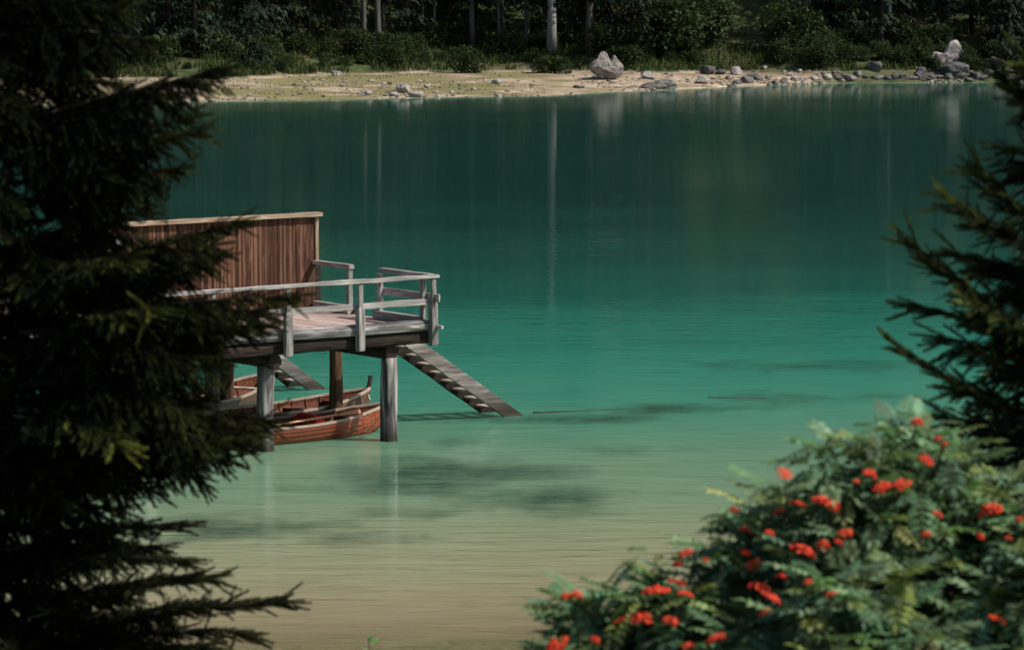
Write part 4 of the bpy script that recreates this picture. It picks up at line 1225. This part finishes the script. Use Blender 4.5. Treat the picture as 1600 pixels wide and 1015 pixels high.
for i in range(430):
    px = 886 + 832 * r.random() ** .8; tp = top(px)
    py = tp + 14 + (1070 - tp) * r.random() ** 1.15
    if py > 1070: continue
    rosette(px, py, surf_Y(px, py) + r.normal(0, .12), r.integers(3, 8), r.uniform(.7, 1.15), 1.0)
for i in range(210):   # inner layer, the bush's interior shade put into a darker leaf tone
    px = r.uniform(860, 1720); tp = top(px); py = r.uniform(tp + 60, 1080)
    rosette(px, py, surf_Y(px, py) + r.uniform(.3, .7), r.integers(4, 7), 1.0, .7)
for i in range(len(TX) * 3):   # loose outline shoots
    px = r.uniform(890, 1600); rosette(px, top(px) + r.uniform(-30, 20), surf_Y(px, top(px)) + r.normal(0, .1), r.integers(1, 4), r.uniform(.5, .9), 1.15)
P, D, S, C = map(np.array, (P, D, S, C)); idx = r.integers(0, 3, len(P)); bl = []
mid = P + D / np.linalg.norm(D, axis=1, keepdims=True) * S[:, None] * .6
LY = mid[:, 1]; _dd = mid[:, 1] * CP - (mid[:, 2] - CAM_H) * SP
LPX = 800 + F_PX * mid[:, 0] / _dd; LPY = 507.5 - F_PX * (mid[:, 1] * SP + (mid[:, 2] - CAM_H) * CP) / _dd
M3 = frames(D) * S[:, None, None]
for k in range(3):
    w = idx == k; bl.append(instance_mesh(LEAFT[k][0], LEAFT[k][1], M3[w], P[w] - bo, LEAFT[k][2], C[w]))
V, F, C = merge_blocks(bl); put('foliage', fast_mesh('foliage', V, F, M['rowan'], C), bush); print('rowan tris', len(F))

# berry clusters: flat-topped heads of round berries
bm = bmesh.new(); bmesh.ops.create_icosphere(bm, subdivisions=2, radius=1.0)
BV = np.array([v.co[:] for v in bm.verts]); BF = np.array([[v.index for v in f.verts] for f in bm.faces]); bm.free()
heads = []
for k in range(5):
    rb = np.random.default_rng(600 + k); pp = []
    for i in range(70):
        rad = math.sqrt(rb.random()); a = rb.uniform(0, 6.28); x, y = rad * math.cos(a), rad * math.sin(a)
        pp.append([x * rb.uniform(.8, 1.15), y, .42 * (1 - rad ** 2) + rb.uniform(-.22, .06)])
    pp = np.array(pp); s = np.tile(np.eye(3), (70, 1, 1)) * (rb.uniform(.105, .145, 70))[:, None, None]
    V, F, C = instance_mesh(BV, BF, s, pp, None, np.stack([rb.uniform(.75, 1.15, 70), rb.uniform(.6, 1.9, 70), rb.uniform(.6, 1.3, 70)], 1))
    heads.append(fast_mesh('berry_cluster', V, F, M['berry'], C, smooth=True))
anchors = []
for i, (cx, cy, w, h) in enumerate(BER):
    px, py = 820 + cx * .4875, 620 + cy * .4875
    Yc = surf_Y(px, max(py, top(px))) - 0.30
    near = (np.abs(LPX - px) < 26) & (np.abs(LPY - py) < 20)         # sit on top of the leaves around it
    if near.any(): Yc = min(Yc, float(LY[near].min()) - 0.10)
    p = at_y(px, py, Yc); k = Yc / F_PX * .4875
    o = put('berry_cluster', heads[i % 5], bush, p - bush.location, random.uniform(0, 6.28))
    o.scale = (w * k * .55, w * k * .55, h * k * .75); o.rotation_euler = (random.uniform(.1, .55), random.uniform(-.3, .3), random.uniform(0, 6.28))
    anchors.append(p)
for i in range(0, len(anchors), 2):
    p = anchors[i]; b0 = Vector((gb.x + (p.x - gb.x) * .25, YB + .3, bush.location.z - .1))
    pts = [b0.lerp(p, t) + Vector((0, .35 * math.sin(math.pi * t), .25 * math.sin(math.pi * t))) - bush.location for t in np.linspace(0, 1, 8)]
    MB().tube(pts, list(np.linspace(.016, .003, 8)), 6).build('stem', M['bark'], bush)
for px, py in ((1368, 648),):       # bare upright twigs above the leaves
    p = at_y(px, py, surf_Y(px, py)); q = at_y(px + 3, top(px) + 90, surf_Y(px, py))
    MB().tube([Vector(q) - bush.location, Vector(p) - bush.location], [.004, .0015], 5).build('twig', M['bark'], bush)

# little sapling tip at the bottom edge
p0 = at_y(577, 1003, 24.0); sg = thing('sapling', 'tiny green sapling tip poking up at the bottom edge of the picture', 'plant', (p0.x, 24.0, T(p0.x, 24.0)))
o3 = Vector(sg.location)
MB().tube([(0, 0, -.05), (0.01, 0, (p0.z - o3.z) * .5), (0, 0, p0.z - o3.z)], [.012, .008, .003], 6).build('stem', M['bark'], sg)
r2 = np.random.default_rng(12); n = 60; Pl = np.stack([r2.normal(0, .012, n), r2.normal(0, .012, n), (p0.z - o3.z) * r2.uniform(.25, 1.0, n)], 1)
Dl = np.stack([r2.normal(0, 1, n), r2.normal(0, 1, n), r2.uniform(.3, 1.6, n)], 1)
V, F, C = instance_mesh(LEAF, LEAF_F, frames(Dl) * .07, Pl, None, np.tile(np.array([[1.2, 1.5, .8]]), (n, 1)))
put('foliage', fast_mesh('foliage', V, F, M['rowan'], C), sg)

# ------------------------------------------------------------------ light, sky, camera
SAZ, SEL = Vector((0.90, -0.22)), math.radians(47)
az = math.atan2(SAZ.x, SAZ.y)
w = bpy.data.worlds.new('World'); scene.world = w; w.use_nodes = True
nt = w.node_tree; nt.nodes.clear()
sky = nt.nodes.new('ShaderNodeTexSky'); sky.sky_type = 'NISHITA'; sky.sun_disc = False; sky.sun_elevation = SEL; sky.sun_rotation = az
sky.air_density = 1.0; sky.dust_density = 2.0
bg = nt.nodes.new('ShaderNodeBackground'); bg.inputs[1].default_value = 0.095; ow = nt.nodes.new('ShaderNodeOutputWorld')
nt.links.new(sky.outputs[0], bg.inputs[0]); nt.links.new(bg.outputs[0], ow.inputs[0])
ld = bpy.data.lights.new('sun', 'SUN'); ld.energy = 5.0; ld.angle = math.radians(0.6); ld.color = (1.0, 0.94, 0.85)
so = bpy.data.objects.new('sun', ld); COL.objects.link(so)
d = Vector((SAZ.normalized().x * math.cos(SEL), SAZ.normalized().y * math.cos(SEL), math.sin(SEL)))
so.rotation_mode = 'QUATERNION'; so.rotation_quaternion = d.to_track_quat('Z', 'Y'); so.location = (40, 60, 80)

cam = bpy.data.cameras.new('camera'); co = bpy.data.objects.new('camera', cam); COL.objects.link(co)
co.location = (0, 0, CAM_H); co.rotation_euler = (math.pi / 2 - PITCH, 0, 0)
cam.sensor_width = 36.0; cam.lens = F_PX / 1600 * 36; cam.clip_start = 0.5; cam.clip_end = 3000
cam.dof.use_dof = True; cam.dof.focus_distance = 73.0; cam.dof.aperture_fstop = 5.3
scene.camera = co
scene.view_settings.view_transform = 'Standard'; scene.view_settings.look = 'None'; scene.view_settings.exposure = 0
scene.render.engine = 'CYCLES'
scene.cycles.max_bounces = 6; scene.cycles.transparent_max_bounces = 12
try:
    scene.cycles.use_denoising = True
except Exception: pass
